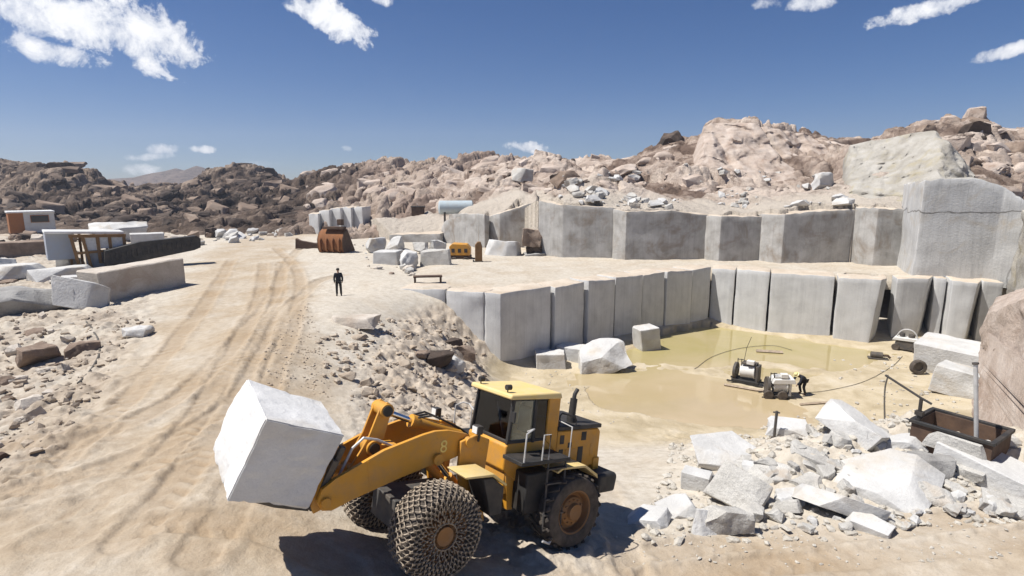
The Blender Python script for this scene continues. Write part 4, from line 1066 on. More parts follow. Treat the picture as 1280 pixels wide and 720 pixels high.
# loose blocks in the pit
S('granite_block', 'block', 687, 462, 37, 26, .7, 4, 'granite_white', 'small low white granite block at the foot of the big corner block', 'granite block', 'loose blocks in the pit')
S('granite_block', 'block', 716, 453, 36, 26, .8, -18, 'granite_white', 'white granite block lying behind and between the small low block and the split boulder', 'granite block', 'loose blocks in the pit')
S('granite_block', 'rock', 752, 467, 62, 50, .8, 12, 'granite_white', 'large split white boulder with a grey shaded front at the edge of the muddy pool', 'boulder', 'loose blocks in the pit', tilt=(0, -6))
S('granite_block', 'block', 809, 440, 26, 37, .9, 30, 'granite_white', 'small upright white block standing alone in the muddy water', 'granite block', 'loose blocks in the pit', tilt=(0, -7), z=-4.95)
# right of the pit
S('granite_block', 'block', 1195, 474, 88, 52, .75, -8, 'granite_white', 'large bright white block lying against the right end of the pit', 'granite block', 'white blocks at the right of the pit', tilt=(2, 3))
S('granite_block', 'block', 1203, 500, 64, 44, .6, -12, 'granite_white', 'smaller white block with rough grey front, before the large bright white block', 'granite block', 'white blocks at the right of the pit', tilt=(0, 4))
# rubble heap, right foreground
RG = 'broken slabs of the right-hand rubble heap'
S('stone_slab', 'slab', 905, 588, 92, 32, .9, 8, 'granite_white', 'broad white slab with a flat sunlit top and rough front, left end of the rubble', 'slab', RG, tilt=(8, 6))
S('stone_slab', 'slab', 915, 640, 72, 52, .35, -20, 'granite_broken', 'grey slab leaning on edge below the broad white slab', 'slab', RG, tilt=(-35, 8))
S('stone_block', 'rock', 905, 672, 56, 46, .7, 25, 'granite_broken', 'squat block with a dark right side at the front of the rubble', 'stone block', RG, tilt=(-5, -8))
S('stone_slab', 'slab', 880, 672, 30, 34, .4, 30, 'granite_white', 'small white slab propped against the squat block with a dark side', 'slab', RG, tilt=(-30, 10))
S('stone_slab', 'slab', 845, 648, 50, 20, .7, 15, 'granite_white', 'small tilted white slab left of the squat block', 'slab', RG, tilt=(10, -8))
S('stone_slab', 'slab', 810, 662, 52, 15, .7, -5, 'granite_white', 'leftmost thin white slab of the rubble, dark gap beneath', 'slab', RG, tilt=(4, -6))
S('stone_block', 'block', 870, 615, 34, 30, .7, -10, 'granite_white', 'pale block under the front edge of the broad white slab', 'stone block', RG)
S('stone_slab', 'slab', 985, 548, 50, 22, .8, 5, 'granite_white', 'bluish-white flat slab beside the iron stake', 'slab', RG, tilt=(3, 0))
S('stone_slab', 'slab', 1062, 552, 84, 40, .5, -35, 'granite_white', 'long pointed white slab lying on the top of the rubble', 'slab', RG, tilt=(-12, 14))
S('stone_slab', 'slab', 1102, 636, 116, 56, .85, -12, 'granite_white', 'largest white slab of the rubble, overhanging a dark hollow', 'slab', RG, tilt=(14, -8), sink=-.15)
S('stone_slab', 'slab', 1045, 656, 100, 46, .6, 15, 'granite_white', 'pale slab sloping down to the left beneath the largest slab', 'slab', RG, tilt=(-24, 12))
S('stone_block', 'rock', 1152, 602, 56, 42, .8, 10, 'granite_grey', 'grey layered rock between the largest slab and the rusty tank', 'rock', RG)
S('granite_block', 'block', 1236, 618, 112, 52, .55, -20, 'granite_white', 'long white block with smooth top at the right edge of the rubble', 'granite block', RG, tilt=(0, 8))
S('stone_block', 'rock', 1170, 640, 40, 36, .8, 5, 'granite_broken', 'pale rock wedged left of the long white block', 'rock', RG)
S('stone_block', 'rock', 940, 655, 30, 26, .9, 12, 'granite_broken', 'small pale rock right of the squat dark-sided block', 'rock', RG)
S('stone_block', 'rock', 1240, 560, 40, 24, .9, 40, 'granite_white', 'pale rock right of the rusty tank below the pink cliff', 'rock', RG)
for a in [('slab', 962, 606, 62, 30, .7, 20, 'granite_broken', 'grey slab in the middle of the rubble, right of the slab on edge', (12, -14)), ('slab', 1012, 585, 56, 26, .6, -10, 'granite_broken', 'flat dusty slab on the crest of the rubble, left of the pointed slab', (8, 10)),
          ('rock', 985, 640, 44, 30, .8, 35, 'granite_white', 'pale angular block in the front middle of the rubble', (0, 5)), ('slab', 1128, 566, 50, 24, .6, 12, 'granite_white', 'small white slab behind the largest slab, left of the rusty tank', (6, -10)),
          ('rock', 1206, 605, 36, 28, .8, -15, 'granite_broken', 'dusty rock in front of the rusty tank', (0, 0)), ('slab', 1262, 650, 60, 24, .7, 8, 'granite_broken', 'low slab before the long white block at the right edge', (5, 6)),
          ('rock', 945, 600, 34, 24, .8, 0, 'granite_white', 'white rock behind the slab on edge, right of the broad white slab', (0, 0)), ('slab', 1085, 668, 54, 20, .6, -8, 'granite_white', 'small white slab at the foot of the sloping pale slab', (10, 0)),
          ('rock', 1010, 618, 40, 26, .9, 60, 'granite_broken', 'dull grey block between the sloping pale slab and the middle grey slab', (0, -8))]:
    S('stone_slab' if a[0] == 'slab' else 'stone_block', a[0], *a[1:9], 'slab' if a[0] == 'slab' else 'stone block', RG, tilt=a[9])
# earth bank hollow: its shade is put in as dark-coloured rocks among the others
BG = 'rocks in the hollow of the earth bank'
for a in [('rock', 548, 462, 34, 28, .8, 10, 'boulder_dark', 'dark-coloured rock standing in for the shade of the earth bank hollow'), ('rock', 568, 466, 22, 24, .8, 40, 'granite_white', 'white broken rock in the hollow of the earth bank'),
          ('rock', 584, 452, 26, 24, .9, -20, 'boulder_brown', 'brown rock above the white broken rock of the bank hollow'), ('rock', 527, 452, 24, 16, .8, 5, 'boulder_brown', 'brown rock left of the dark rock in the bank hollow'),
          ('rock', 566, 436, 24, 16, .8, 25, 'boulder_dark', 'small dark-coloured rock standing in for shade at the top of the bank hollow'), ('slab', 440, 410, 60, 10, .4, -22, 'granite_beige', 'long low ledge of pale broken rock below the standing person')]:
    S('bank_rock', *a, 'rock', BG)
# left side
LG = 'quarried blocks on the left of the road'
def long_block():
    a, b = at(128, 380, -.35), at(236, 357, -.15)
    L = np.linalg.norm((b - a)[:2]); yaw = math.atan2(b[1] - a[1], b[0] - a[0])
    me = stone_mesh('long_granite_block', (L, 2.1, 2.15), 'block', 4242, [M['granite_beige']])
    o = link('long_granite_block', me); n = np.array([-math.sin(yaw), math.cos(yaw)])
    c = (a + b)[:2] / 2 + n * 1.05
    o.location = (c[0], c[1], -.4); o.rotation_euler = (0, R_(-1.5), yaw)
    tag(o, 'very long beige granite block with rough front, beside the haul road', 'granite block', LG)
long_block()
S('rough_boulder', 'rock', 36, 395, 84, 46, .6, 3, 'granite_grey', 'big low grey rock with rubble on top at the left edge', 'rock', LG, sink=.1)
S('stone_slab', 'slab', 26, 352, 62, 20, .6, 4, 'granite_white', 'flat grey-white slab above the big low grey rock', 'slab', LG, sink=-.2)
S('stone_slab', 'slab', 100, 388, 60, 38, .45, -30, 'granite_white', 'white slab slanting down beside the end of the long beige block', 'slab', LG, tilt=(-18, 12))
S('granite_block', 'block', 102, 360, 36, 18, .6, 0, 'granite_white', 'bluish-white block behind the slanting slab', 'granite block', LG)
S('granite_block', 'rock', 8, 348, 26, 32, .9, 0, 'granite_white', 'pale greenish block standing at the left edge of the picture', 'granite block', LG)
S('stone_slab', 'slab', 80, 350, 70, 12, .5, 10, 'granite_white', 'thin white slab in front of the derelict machine', 'slab', LG)
S('granite_block', 'rock', 147, 303, 62, 30, .6, 6, 'granite_white', 'tall white block behind the derelict machine', 'granite block', LG)
S('granite_block', 'block', 186, 306, 36, 16, .7, 0, 'granite_white', 'low white block right of the tall white block', 'granite block', LG)
S('granite_block', 'rock', 52, 458, 46, 33, .8, 20, 'boulder_brown', 'brown squarish rock lying alone in the rubble left of the road', 'rock', LG)
S('granite_block', 'rock', 104, 446, 40, 22, .6, 15, 'boulder_brown', 'low brown rock right of the squarish brown rock', 'rock', LG)
S('granite_block', 'rock', 173, 424, 34, 18, .8, -20, 'granite_white', 'small white rock at the left edge of the road', 'rock', LG)
S('granite_block', 'rock', 90, 338, 30, 20, .8, -6, 'granite_grey', 'dark grey block below the pale panel of the derelict machine', 'granite block', LG)
S('granite_block', 'rock', 22, 480, 22, 12, .8, 40, 'granite_beige', 'small pale rock below the squarish brown rock', 'rock', LG)
S('granite_block', 'rock', 40, 512, 30, 18, .7, 20, 'granite_beige', 'pale angular rock in the rubble at the far left, below the small pale rock', 'rock', LG)
S('granite_block', 'rock', 4, 580, 18, 16, .8, 20, 'rust_dark', 'reddish-brown stone at the left edge, lowest in the rubble', 'rock', LG)
S('rough_boulder', 'block', 30, 322, 92, 18, .4, 2, 'boulder_brown', 'low brown stone ledge in front of the hut', 'ledge', LG)
# middle: rubble in front of the upper wall
CG = 'white blocks tipped in front of the upper wall'
for a in [('granite_block', 'block', 486, 331, 30, 20, .8, -20, 'granite_white', 'white-topped block with a dark front, left end of the tipped blocks'),
          ('granite_block', 'rock', 512, 335, 26, 24, .8, 20, 'granite_white', 'jagged white block between the left block and the leaning slab'),
          ('stone_slab', 'slab', 545, 336, 44, 26, .4, -25, 'granite_broken', 'grey slab leaning left of the yellow compressor'),
          ('granite_block', 'rock', 470, 316, 26, 20, .8, 10, 'granite_white', 'white rock at the far left, behind the dark-fronted block'),
          ('granite_block', 'rock', 497, 312, 22, 18, .8, 50, 'granite_white', 'white rock against the low dark grey wall'),
          ('granite_block', 'rock', 528, 318, 20, 18, .8, 15, 'granite_broken', 'grey rock upright before the low dark wall'),
          ('granite_block', 'rock', 545, 316, 20, 18, .8, 35, 'granite_white', 'white rock just behind the leaning grey slab'),
          ('granite_block', 'rock', 568, 338, 20, 10, .8, 25, 'granite_white', 'small white rock in front of the yellow compressor')]:
    S(*a, 'block', CG)
S('white_block', 'slab', 628, 329, 46, 31, .7, 0, 'granite_white', 'domed white block with a dark foot before the upper wall', 'block', CG, tilt=(-6, 0))
S('stacked_boulder', 'rock', 668, 331, 28, 18, .9, 0, 'granite_grey', 'grey boulder at the bottom of the stack of three', 'boulder', 'stack of boulders by the upper wall')
p_, D_ = on_ground(668, 331); zb_ = p_[2]
for px, py, w_, h_, lab, mt in ((669, 316, 24, 19, 'dark middle boulder in the stack of three', 'boulder_dark'), (667, 304, 26, 22, 'greenish-brown top boulder in the stack of three', 'boulder_brown')):
    s_ = D_ / FPX; q = atD(px, py, D_ + .9); q[2] = zb_ + (.72 if py > 310 else 1.75)
    me = stone_mesh('stacked_boulder', (w_ * s_, w_ * s_ * .9, h_ * s_), 'rock' if py < 310 else 'boulder', py, [M[mt]]); o = link('stacked_boulder', me); o.location = q
    tag(o, lab, 'boulder', 'stack of boulders by the upper wall')
def hill_z(x, y):
    i = int(np.clip((y - ry0) / rdy, 0, RH.shape[0] - 1)); j = int(np.clip((x - rx0) / rdx, 0, RH.shape[1] - 1)); return float(RH[i, j])
def on_hill(px, py):
    d = ray(px, py)
    for t in np.arange(46, 118, .15):
        P = CAM + d * t
        if P[2] < hill_z(P[0], P[1]): return P, t
    return None, 0
# boulders on the skyline
for px, py, Dd, w_, h_, mt, kd, lab in [
    (842, 184, 93, 34, 20, 'boulder_dark', 'rock', 'dark craggy boulders cluster on the skyline left of the granite dome'),
    (716, 208, 99, 9, 10, 'boulder_dark', 'boulder', 'small dark round boulder on the skyline above the long pale slope'),
    (651, 226, 84, 24, 16, 'granite_broken', 'slab', 'pale pointed slab with a dark underside jutting from the slope'),
    (1222, 160, 66, 26, 24, 'rock_pink', 'rock', 'perched boulder balanced at the highest point of the right ridge'),
    (1236, 182, 64, 40, 18, 'boulder_brown', 'rock', 'brown boulder sloping below the perched boulder'),
    (1206, 176, 66, 40, 26, 'rock_pink', 'boulder', 'rounded pink boulder left of the perched boulder'),
    (1265, 196, 62, 28, 18, 'boulder_brown', 'rock', 'dark boulder at the right end of the skyline'),
    (1160, 168, 64, 22, 12, 'boulder_brown', 'rock', 'brown boulder on the top edge of the rough pale outcrop'),
    (34, 236, 140, 26, 32, 'boulder_dark', 'rock', 'tall dark boulder at the left end of the skyline'),
    (68, 222, 140, 32, 18, 'boulder_dark', 'rock', 'dark boulder right of the tall dark boulder on the left skyline'),
    (104, 222, 140, 26, 12, 'boulder_dark', 'rock', 'low dark boulder on the left skyline, farthest right of three'),
    (300, 216, 172, 22, 12, 'boulder_dark', 'rock', 'dark boulder on the top of the brown hill by the far mountain'),
    (330, 220, 172, 26, 10, 'boulder_dark', 'rock', 'flat dark boulder right of the top of the brown hill'),
    (420, 217, 138, 18, 8, 'boulder_brown', 'rock', 'small boulder on the skyline where the two ridges meet'),
    (462, 211, 136, 34, 10, 'rock_pink', 'rock', 'broad flat boulder crowning the middle ridge'),
    (584, 202, 134, 18, 10, 'boulder_brown', 'rock', 'knobbly boulder on the skyline of the middle ridge'),
    (1030, 238, 60, 26, 22, 'granite_white', 'rock', 'cream-coloured block on the slope beside the rough pale outcrop'),
    (1178, 205, 58, 30, 18, 'rock_pink', 'boulder', 'rounded pink boulder above the great pale face'),
    (1215, 212, 57, 34, 16, 'boulder_brown', 'boulder', 'dark brown boulder above the right half of the great pale face'),
    (1250, 222, 56, 36, 18, 'rock_pink', 'boulder', 'pink boulder right above the sloping top of the great pale face'),
    (1200, 190, 60, 36, 18, 'rock_pink', 'rock', 'angular pink boulder below the rounded pink ones of the right ridge')]:
    s_ = Dd / FPX; q = atD(px, py, Dd)
    me = stone_mesh('hill_boulder', (w_ * s_, w_ * s_ * .9, h_ * s_ * 1.15), kd, int(px), [M[mt]]); o = link('hill_boulder', me)
    o.location = (q[0], q[1] + w_ * s_ * .3, q[2] - .15 * h_ * s_); o.rotation_euler = (0, R_(-14 if 'pointed' in lab else 0), px * .7)
    tag(o, lab, 'boulder', 'boulders on the ridges')

# boulders strewn over the ridges
def on_left(px, py):
    d = ray(px, py)
    t = np.arange(74, 235, .25); P = CAM + d * t[:, None]
    i = np.clip(((P[:, 1] - ly0) / ldy).astype(int), 0, LH.shape[0] - 1); j = np.clip(((P[:, 0] - lx0) / ldx).astype(int), 0, LH.shape[1] - 1)
    hit = np.where(P[:, 2] < LH[i, j])[0]
    return (P[hit[0]], t[hit[0]]) if len(hit) else (None, 0)
rb = random.Random(31)
def strew(name, label, group, n, box, sz, protos, finder, ok):
    k = 0; tries = 0
    while k < n and tries < n * 12:
        tries += 1
        px, py = rb.uniform(*box[:2]), rb.uniform(*box[2:])
        if not ok(px, py): continue
        P, t = finder(px, py)
        if P is None or t > 230: continue
        s_ = sz[0] + (sz[1] - sz[0]) * rb.random() ** 2.2
        o = bpy.data.objects.new(name, protos[k % len(protos)]); COL.objects.link(o)
        o.location = (P[0], P[1] + .3 * s_, P[2] - .28 * s_); o.scale = (s_ * rb.uniform(.9, 1.7), s_ * rb.uniform(.7, 1.1), s_ * rb.uniform(.55, 1.0))
        o.rotation_euler = (rb.uniform(-.3, .3), rb.uniform(-.35, .35), rb.uniform(-.8, .8)); tag(o, label, 'boulder', group); k += 1
pr_p = [stone_mesh('ridge_boulder', (1, .85, .75), k, 470 + i, [M[m_]]) for i, (k, m_) in enumerate([('rock', 'rock_pink'), ('boulder', 'rock_pink'), ('slab', 'rock_pink'), ('rock', 'boulder_brown'), ('rock', 'rock_pink'), ('boulder', 'rock_pink'), ('rock', 'boulder_dark')])]
pr_d = [stone_mesh('ridge_boulder', (1, .85, .75), k, 490 + i, [M[m_]]) for i, (k, m_) in enumerate([('rock', 'boulder_dark'), ('rock', 'boulder_brown'), ('boulder', 'boulder_dark'), ('slab', 'boulder_brown'), ('rock', 'boulder_dark')])]
strew('ridge_boulder', 'pinkish boulder on the rocky ridge above the upper wall', 'boulders strewn over the right ridge', 150, (560, 1290, 150, 240), (.5, 3.0), pr_p, on_hill, lambda a, b: not (870 < a < 1075 and b < 236) and not (1075 <= a < 1200 and b > 160))
strew('hillside_boulder', 'dark brown boulder on the far left hillside', 'boulders strewn over the left hills', 190, (-10, 375, 206, 284), (.7, 4.2), pr_d, on_left, lambda a, b: True)
strew('middle_boulder', 'pale brown boulder on the middle ridge', 'boulders strewn over the middle ridge', 55, (380, 660, 200, 262), (.8, 5.0), pr_p[:3], on_left, lambda a, b: True)

# many look-alike stones: prototypes, then copies
def scatter(name, label, group, spots, protos, seed, sink=.22):
    rng = random.Random(seed)
    for k, (x, y, s_) in enumerate(spots):
        o = bpy.data.objects.new(name, protos[k % len(protos)]); COL.objects.link(o)
        o.location = (x, y, gz(x, y) - sink * s_ * .5); o.scale = (s_ * rng.uniform(.8, 1.3), s_ * rng.uniform(.7, 1.1), s_ * rng.uniform(.6, 1.0))
        o.rotation_euler = (rng.uniform(-.4, .4), rng.uniform(-.4, .4), rng.uniform(0, 6.28))
        tag(o, label, 'stone', group)
pr_w = [stone_mesh('loose_stone', (1, .85, .7), k, 300 + i, [M[m_]]) for i, (k, m_) in enumerate([('rock', 'granite_white'), ('slab', 'granite_white'), ('rock', 'granite_broken'), ('rock', 'granite_white'), ('slab', 'granite_broken'), ('rock', 'granite_broken')])]
pr_b = [stone_mesh('loose_stone', (1, .85, .7), k, 400 + i, [M[m_]]) for i, (k, m_) in enumerate([('rock', 'granite_beige'), ('rock', 'boulder_brown'), ('boulder', 'granite_beige'), ('rock', 'granite_beige'), ('slab', 'granite_beige')])]
pr_h = [stone_mesh('loose_stone', (1, .85, .75), k, 450 + i, [M[m_]]) for i, (k, m_) in enumerate([('rock', 'boulder_brown'), ('rock', 'boulder_dark'), ('boulder', 'boulder_brown'), ('rock', 'granite_beige')])]
pr_k = [stone_mesh('bank_stone', (1, .85, .7), k, 520 + i, [M['bank_stone']]) for i, k in enumerate(['rock', 'rock', 'slab', 'rock'])]
rng = random.Random(77)
def spots_in(poly, n, s0, s1, lvl=None, pw=2.2):
    out = []; z_ = lvl
    while len(out) < n:
        px = rng.uniform(min(p[0] for p in poly), max(p[0] for p in poly)); py = rng.uniform(min(p[1] for p in poly), max(p[1] for p in poly))
        if not in_poly(np.array([px]), np.array([py]), poly)[0]: continue
        P = at(px, py, z_) if z_ is not None else on_ground(px, py)[0]
        out.append((P[0], P[1], s0 + (s1 - s0) * rng.random() ** pw))
    return out
scatter('rubble_stone', 'small broken white stone in the rubble heap at the right', 'stones of the right rubble heap', spots_in([(870, 560), (1000, 530), (1130, 545), (1180, 610), (1280, 640), (1130, 660), (1000, 668), (900, 660)], 150, .14, .62), pr_w[2:], 1)
scatter('quarry_stone', 'white quarry stone in the pile beside the far bend of the road', 'white stones by the far road bend', spots_in([(225, 304), (300, 290), (380, 280), (372, 296), (300, 304), (240, 308)], 46, .5, 2.4), pr_w, 2)
scatter('field_stone', 'broken stone in the rubble left of the road', 'stones left of the road', spots_in([(-40, 395), (120, 392), (150, 420), (110, 470), (60, 520), (-40, 600)], 60, .15, .75), pr_b, 3)
scatter('bank_stone', 'pale brown stone on the earth bank behind the loader', 'stones on the earth bank', spots_in([(440, 420), (520, 400), (590, 440), (600, 470), (560, 520), (450, 490), (400, 470)], 45, .15, .7), pr_k, 4)
scatter('scrap_stone', 'pale stone between the quarried blocks left of the road', 'stones between the left blocks', spots_in([(-30, 300), (120, 296), (140, 330), (125, 385), (-30, 392)], 70, .2, 1.3), pr_w + pr_b, 6)
scatter('foot_boulder', 'brown boulder at the foot of the far brown hill', 'boulders at the foot of the brown hill', spots_in([(-40, 296), (230, 291), (300, 292), (235, 304), (-40, 308)], 80, .4, 2.4), pr_h, 7)
hillP = []
while len(hillP) < 130:
    px = rng.uniform(700, 1055); py = rng.uniform(214, 262); P, D_ = on_hill(px, py)
    if P is None: continue
    if gnoise(np.array([px * .02]), np.array([py * .04]), 9)[0] < -.05: continue
    hillP.append((P[0], P[1], .25 + 1.2 * rng.random() ** 2.4))
for k, (x, y, s_) in enumerate(hillP):
    o = bpy.data.objects.new('spill_stone', pr_w[k % 6]); COL.objects.link(o); o.location = (x, y, hill_z(x, y) - .1 * s_); o.scale = (s_ * 1.2, s_, s_ * .8)
    o.rotation_euler = (rng.uniform(-.4, .4), rng.uniform(-.4, .4), rng.uniform(0, 6.28))
    tag(o, 'white stone in the spill above the upper wall', 'stone', 'stones above the upper wall')

scatter('wall_foot_stone', 'small pale stone fallen along the foot of the upper wall', 'stones along the foot of the upper wall', [(p[0], p[1], s_) for p, s_ in [(at(rng.uniform(690, 1130), rng.uniform(325.5, 331.5), 0), rng.uniform(.12, .5)) for _ in range(60)]], pr_w[2:] + pr_b, 8)
scatter('tipped_stone', 'small pale stone among the white blocks tipped before the upper wall', 'stones among the tipped blocks', spots_in([(440, 300), (560, 320), (560, 345), (480, 345), (430, 318)], 40, .2, .9), pr_w[2:] + pr_b, 9)
# gravel: uncountable, one object
def gravel(name, zones, mats, seed):
    r = np.random.default_rng(seed)
    bm = bmesh.new(); bmesh.ops.create_icosphere(bm, subdivisions=1, radius=.5)
    base = np.array([v.co for v in bm.verts]); fc = np.array([[v.index for v in f.verts] for f in bm.faces]); bm.free()
    V, Q = [], []; off = 0
    for poly, n, s0, s1, pw in zones:
        poly = np.array(poly); xs_ = r.uniform(poly[:, 0].min(), poly[:, 0].max(), n * 4); ys_ = r.uniform(poly[:, 1].min(), poly[:, 1].max(), n * 4)
        k = in_poly(xs_, ys_, [tuple(p) for p in poly]); xs_, ys_ = xs_[k][:n], ys_[k][:n]
        clump = gnoise(xs_ * .9, ys_ * .9, 5) + .6 * gnoise(xs_ * .3, ys_ * .3, 6); k = clump > r.uniform(-.9, .5, len(xs_)); xs_, ys_ = xs_[k], ys_[k]
        zs = gfull(xs_, ys_)[0]; s_ = s0 + (s1 - s0) * r.random(len(xs_)) ** pw
        a = r.uniform(0, 6.28, len(xs_)); sc3 = np.stack([r.uniform(.7, 1.4, len(xs_)), r.uniform(.6, 1.1, len(xs_)), r.uniform(.4, .9, len(xs_))], -1) * s_[:, None]
        jit = base[None] * (1 + r.uniform(-.38, .38, (len(xs_), len(base), 1)))
        p = jit * sc3[:, None]
        ca, sa = np.cos(a)[:, None], np.sin(a)[:, None]
        p = np.stack([p[..., 0] * ca - p[..., 1] * sa, p[..., 0] * sa + p[..., 1] * ca, p[..., 2]], -1)
        p = p + np.stack([xs_, ys_, zs + s_ * .12], -1)[:, None]
        V.append(p.reshape(-1, 3)); Q.append((fc[None] + (off + np.arange(len(xs_)) * len(base))[:, None, None]).reshape(-1, 3)); off += len(xs_) * len(base)
    me = raw_mesh(name, np.concatenate(V), np.concatenate(Q), smooth=False)
    return tag(link(name, me, mats), kind='stuff')
g2 = lambda q: [tuple(on_ground(a, b)[0][:2]) for a, b in q]
gravel('gravel', [(g2([(385, 430), (470, 400), (560, 400), (610, 450), (600, 520), (520, 560), (430, 500)]), 1700, .03, .40, 3.6),
    (g2([(-60, 395), (120, 390), (200, 400), (160, 440), (90, 540), (-60, 640)]), 1700, .03, .34, 3.5),
    (g2([(330, 420), (385, 380), (400, 420), (420, 500), (330, 480)]), 900, .02, .12, 3.0)], M['bank_stone'], 3)
gravel('crushed_stone', [(g2([(840, 560), (1000, 515), (1160, 545), (1300, 600), (1300, 650), (1000, 680), (800, 680)]), 5200, .02, .30, 3.6),
    (g2([(740, 660), (1000, 650), (1300, 640), (1300, 700), (800, 705)]), 700, .015, .10, 3.0),
    (g2([(1040, 445), (1240, 440), (1240, 560), (1060, 520)]), 900, .03, .3, 3.5),
    (g2([(640, 455), (760, 452), (800, 540), (640, 540)]), 420, .02, .16, 3.0)], M['spoil_stone'], 4)
# ------------------------------------------------------------------ hut, machines, people
def place(name, px, py, label, cat, yaw=0, group=None, z=None, face=True):
    """an Empty on the ground where the photograph shows the foot; local x runs to the right as seen, y away, z up"""
    if z is None: P, D = on_ground(px, py)
    else: P = at(px, py, z); D = float((P - CAM) @ FW)
    zz = gz(P[0], P[1]) if z is None else z
    o = empty(name, (P[0], P[1], zz), (0, 0, R_(yaw) - (math.atan2(P[0], P[1]) if face else 0)))
    tag(o, label, cat, group); return o, D / FPX
M['hut_white'] = paint_mat('hut_white_board', (.55, .55, .54), .7, .4, (.36, .28, .21), wear=.05)
M['hut_wood'] = paint_mat('orange_wood_board', (.30, .115, .035), .75, .4, (.14, .07, .03), wear=.1)
M['roof_white'] = plain_mat('white_roof_sheet', (.72, .72, .70), .6, 0, .1)
M['dark_glass'] = plain_mat('dark_window', (.02, .022, .025), .12, 0, .2)
M['pale_pane'] = plain_mat('dusty_pane', (.50, .51, .52), .25, 0, .15)
M['blue_grey'] = paint_mat('blue_grey_panel', (.33, .36, .41), .6, .35, (.4, .34, .27), wear=.05)
M['wood_frame'] = paint_mat('ochre_window_frame', (.20, .105, .035), .6, .4, (.12, .07, .035), wear=.15)
M['navy'] = plain_mat('dark_blue_cloth', (.012, .014, .022), .9, 0, .3)
M['black_cloth'] = plain_mat('black_cloth', (.016, .014, .014), .9, 0, .3)
M['skin'] = plain_mat('skin', (.33, .185, .12), .6, 0, .08)
M['helmet'] = plain_mat('pale_yellow_helmet', (.62, .53, .24), .4, 0, .06)
M['hair'] = plain_mat('dark_hair', (.012, .009, .008), .6, 0, .3)
M['tank_blue'] = paint_mat('pale_blue_tank_paint', (.40, .47, .50), .5, .3, (.35, .28, .2), wear=.08)
M['hose'] = plain_mat('black_hose', (.085, .075, .06), .7, 0, .3)
M['timber'] = plain_mat('grey_timber', (.34, .27, .20), .9, 0, .3)

# hut
h, u = place('site_hut', 43, 294, 'small white hut with an orange wooden end and flat white roof, at the left', 'hut', 4)
W, H = 44 * u, 28 * u
q = MB(); q.box((W * .16, 2, H * .55), (W * .68, 4, H * .9)); q.build('wall', M['hut_white'], h, .02)
q = MB(); q.box((-W * .34, 2.0, H * .55), (W * .32, 4.04, H * .9)); q.build('wooden_end', M['hut_wood'], h, .02)
q = MB(); q.box((0, 2, H * 1.03), (W * 1.04, 4.5, H * .07)); q.build('roof', M['roof_white'], h, .02)
q = MB(); q.box((0, 2, H * .05), (W * 1.0, 4.1, H * .12)); q.build('base_beam', M['rust_dark'], h, .02)
q = MB(); x0, x1, z0, z1 = -.02 * W, .36 * W, .58 * H, .86 * H
for a in ((x0, x1, z0 - .08, z0), (x0, x1, z1, z1 + .08), (x0 - .08, x0, z0 - .08, z1 + .08), (x1, x1 + .08, z0 - .08, z1 + .08)): q.box(((a[0] + a[1]) / 2, -.03, (a[2] + a[3]) / 2), (a[1] - a[0], .12, a[3] - a[2]))
wf = q.build('window', M['hut_wood'], h)
q = MB(); q.box(((x0 + x1) / 2, -.012, (z0 + z1) / 2), (x1 - x0, .03, z1 - z0)); q.build('pane', M['dark_glass'], wf)

# derelict machine
h, u = place('derelict_machine', 130, 340, 'abandoned machine with brown window frames, pale panel and long dark boom', 'old machine', 6)
q = MB(); q.box((-38 * u, 1.8, 34 * u), (27 * u, 2.2, 33 * u)); q.build('side_panel', M['blue_grey'], h, .03)
q = MB(); q.prism([(-52 * u, 50 * u), (-52 * u, 53 * u), (26 * u, 49 * u), (26 * u, 46 * u)], .2, 2.9); q.build('roof', M['roof_white'], h, .02)
q = MB()
posts = [(-28, 46.5, 4), (-17, 45.5, 8), (-2, 45, 12), (10, 44.5, 16), (25, 43.5, 20)]
for x, zt, zb in posts:
    bar(q, (x * u, .1, zt * u), ((x + 5) * u if x < -10 else x * u, .05, zb * u), .22)
    bar(q, (x * u, 2.3, zt * u), (x * u, 2.3, zb * u), .18)
bar(q, (-29 * u, .1, 46 * u), (26 * u, .1, 44 * u), .24); bar(q, (-24 * u, .06, 25 * u), (26 * u, .06, 27 * u), .2); bar(q, (26 * u, .1, 44 * u), (28 * u, 2.3, 43 * u), .2); bar(q, (-24 * u, .05, 4 * u), (0, .05, 4 * u), .22)
q.build('cab_frame', M['wood_frame'], h, .01)
for x0, x1, z0, z1 in ((-14, -4, 27, 43), (0, 9, 29, 43), (12, 24, 29, 42)):
    q = MB(); q.box(((x0 + x1) / 2 * u, .12, (z0 + z1) / 2 * u), ((x1 - x0) * u, .03, (z1 - z0) * u)); q.build('window_pane', M['pale_pane'], h)
q = MB(); q.box((-5 * u, .35, 15 * u), (22 * u, .1, 20 * u)); q.build('lower_panel', M['blue_grey'], h, .02)
q = MB(); q.prism([(3 * u, 6 * u), (0, 12 * u), (2 * u, 27 * u), (40 * u, 36 * u), (104 * u, 40 * u), (109 * u, 36 * u), (108 * u, 24 * u), (100 * u, 21 * u)], -.9, .0)
for k in range(17):
    x = (8 + k * 5.6) * u; q.box((x, -.92, 18.5 * u + x * .13), (.14, .10, 9 * u))
q.build('boom', M['black_steel'], h, .02)
q = MB(); q.box((-2 * u, -.6, 3 * u), (64 * u, 2.4, 5 * u)); q.build('skid', M['rust_dark'], h, .02)

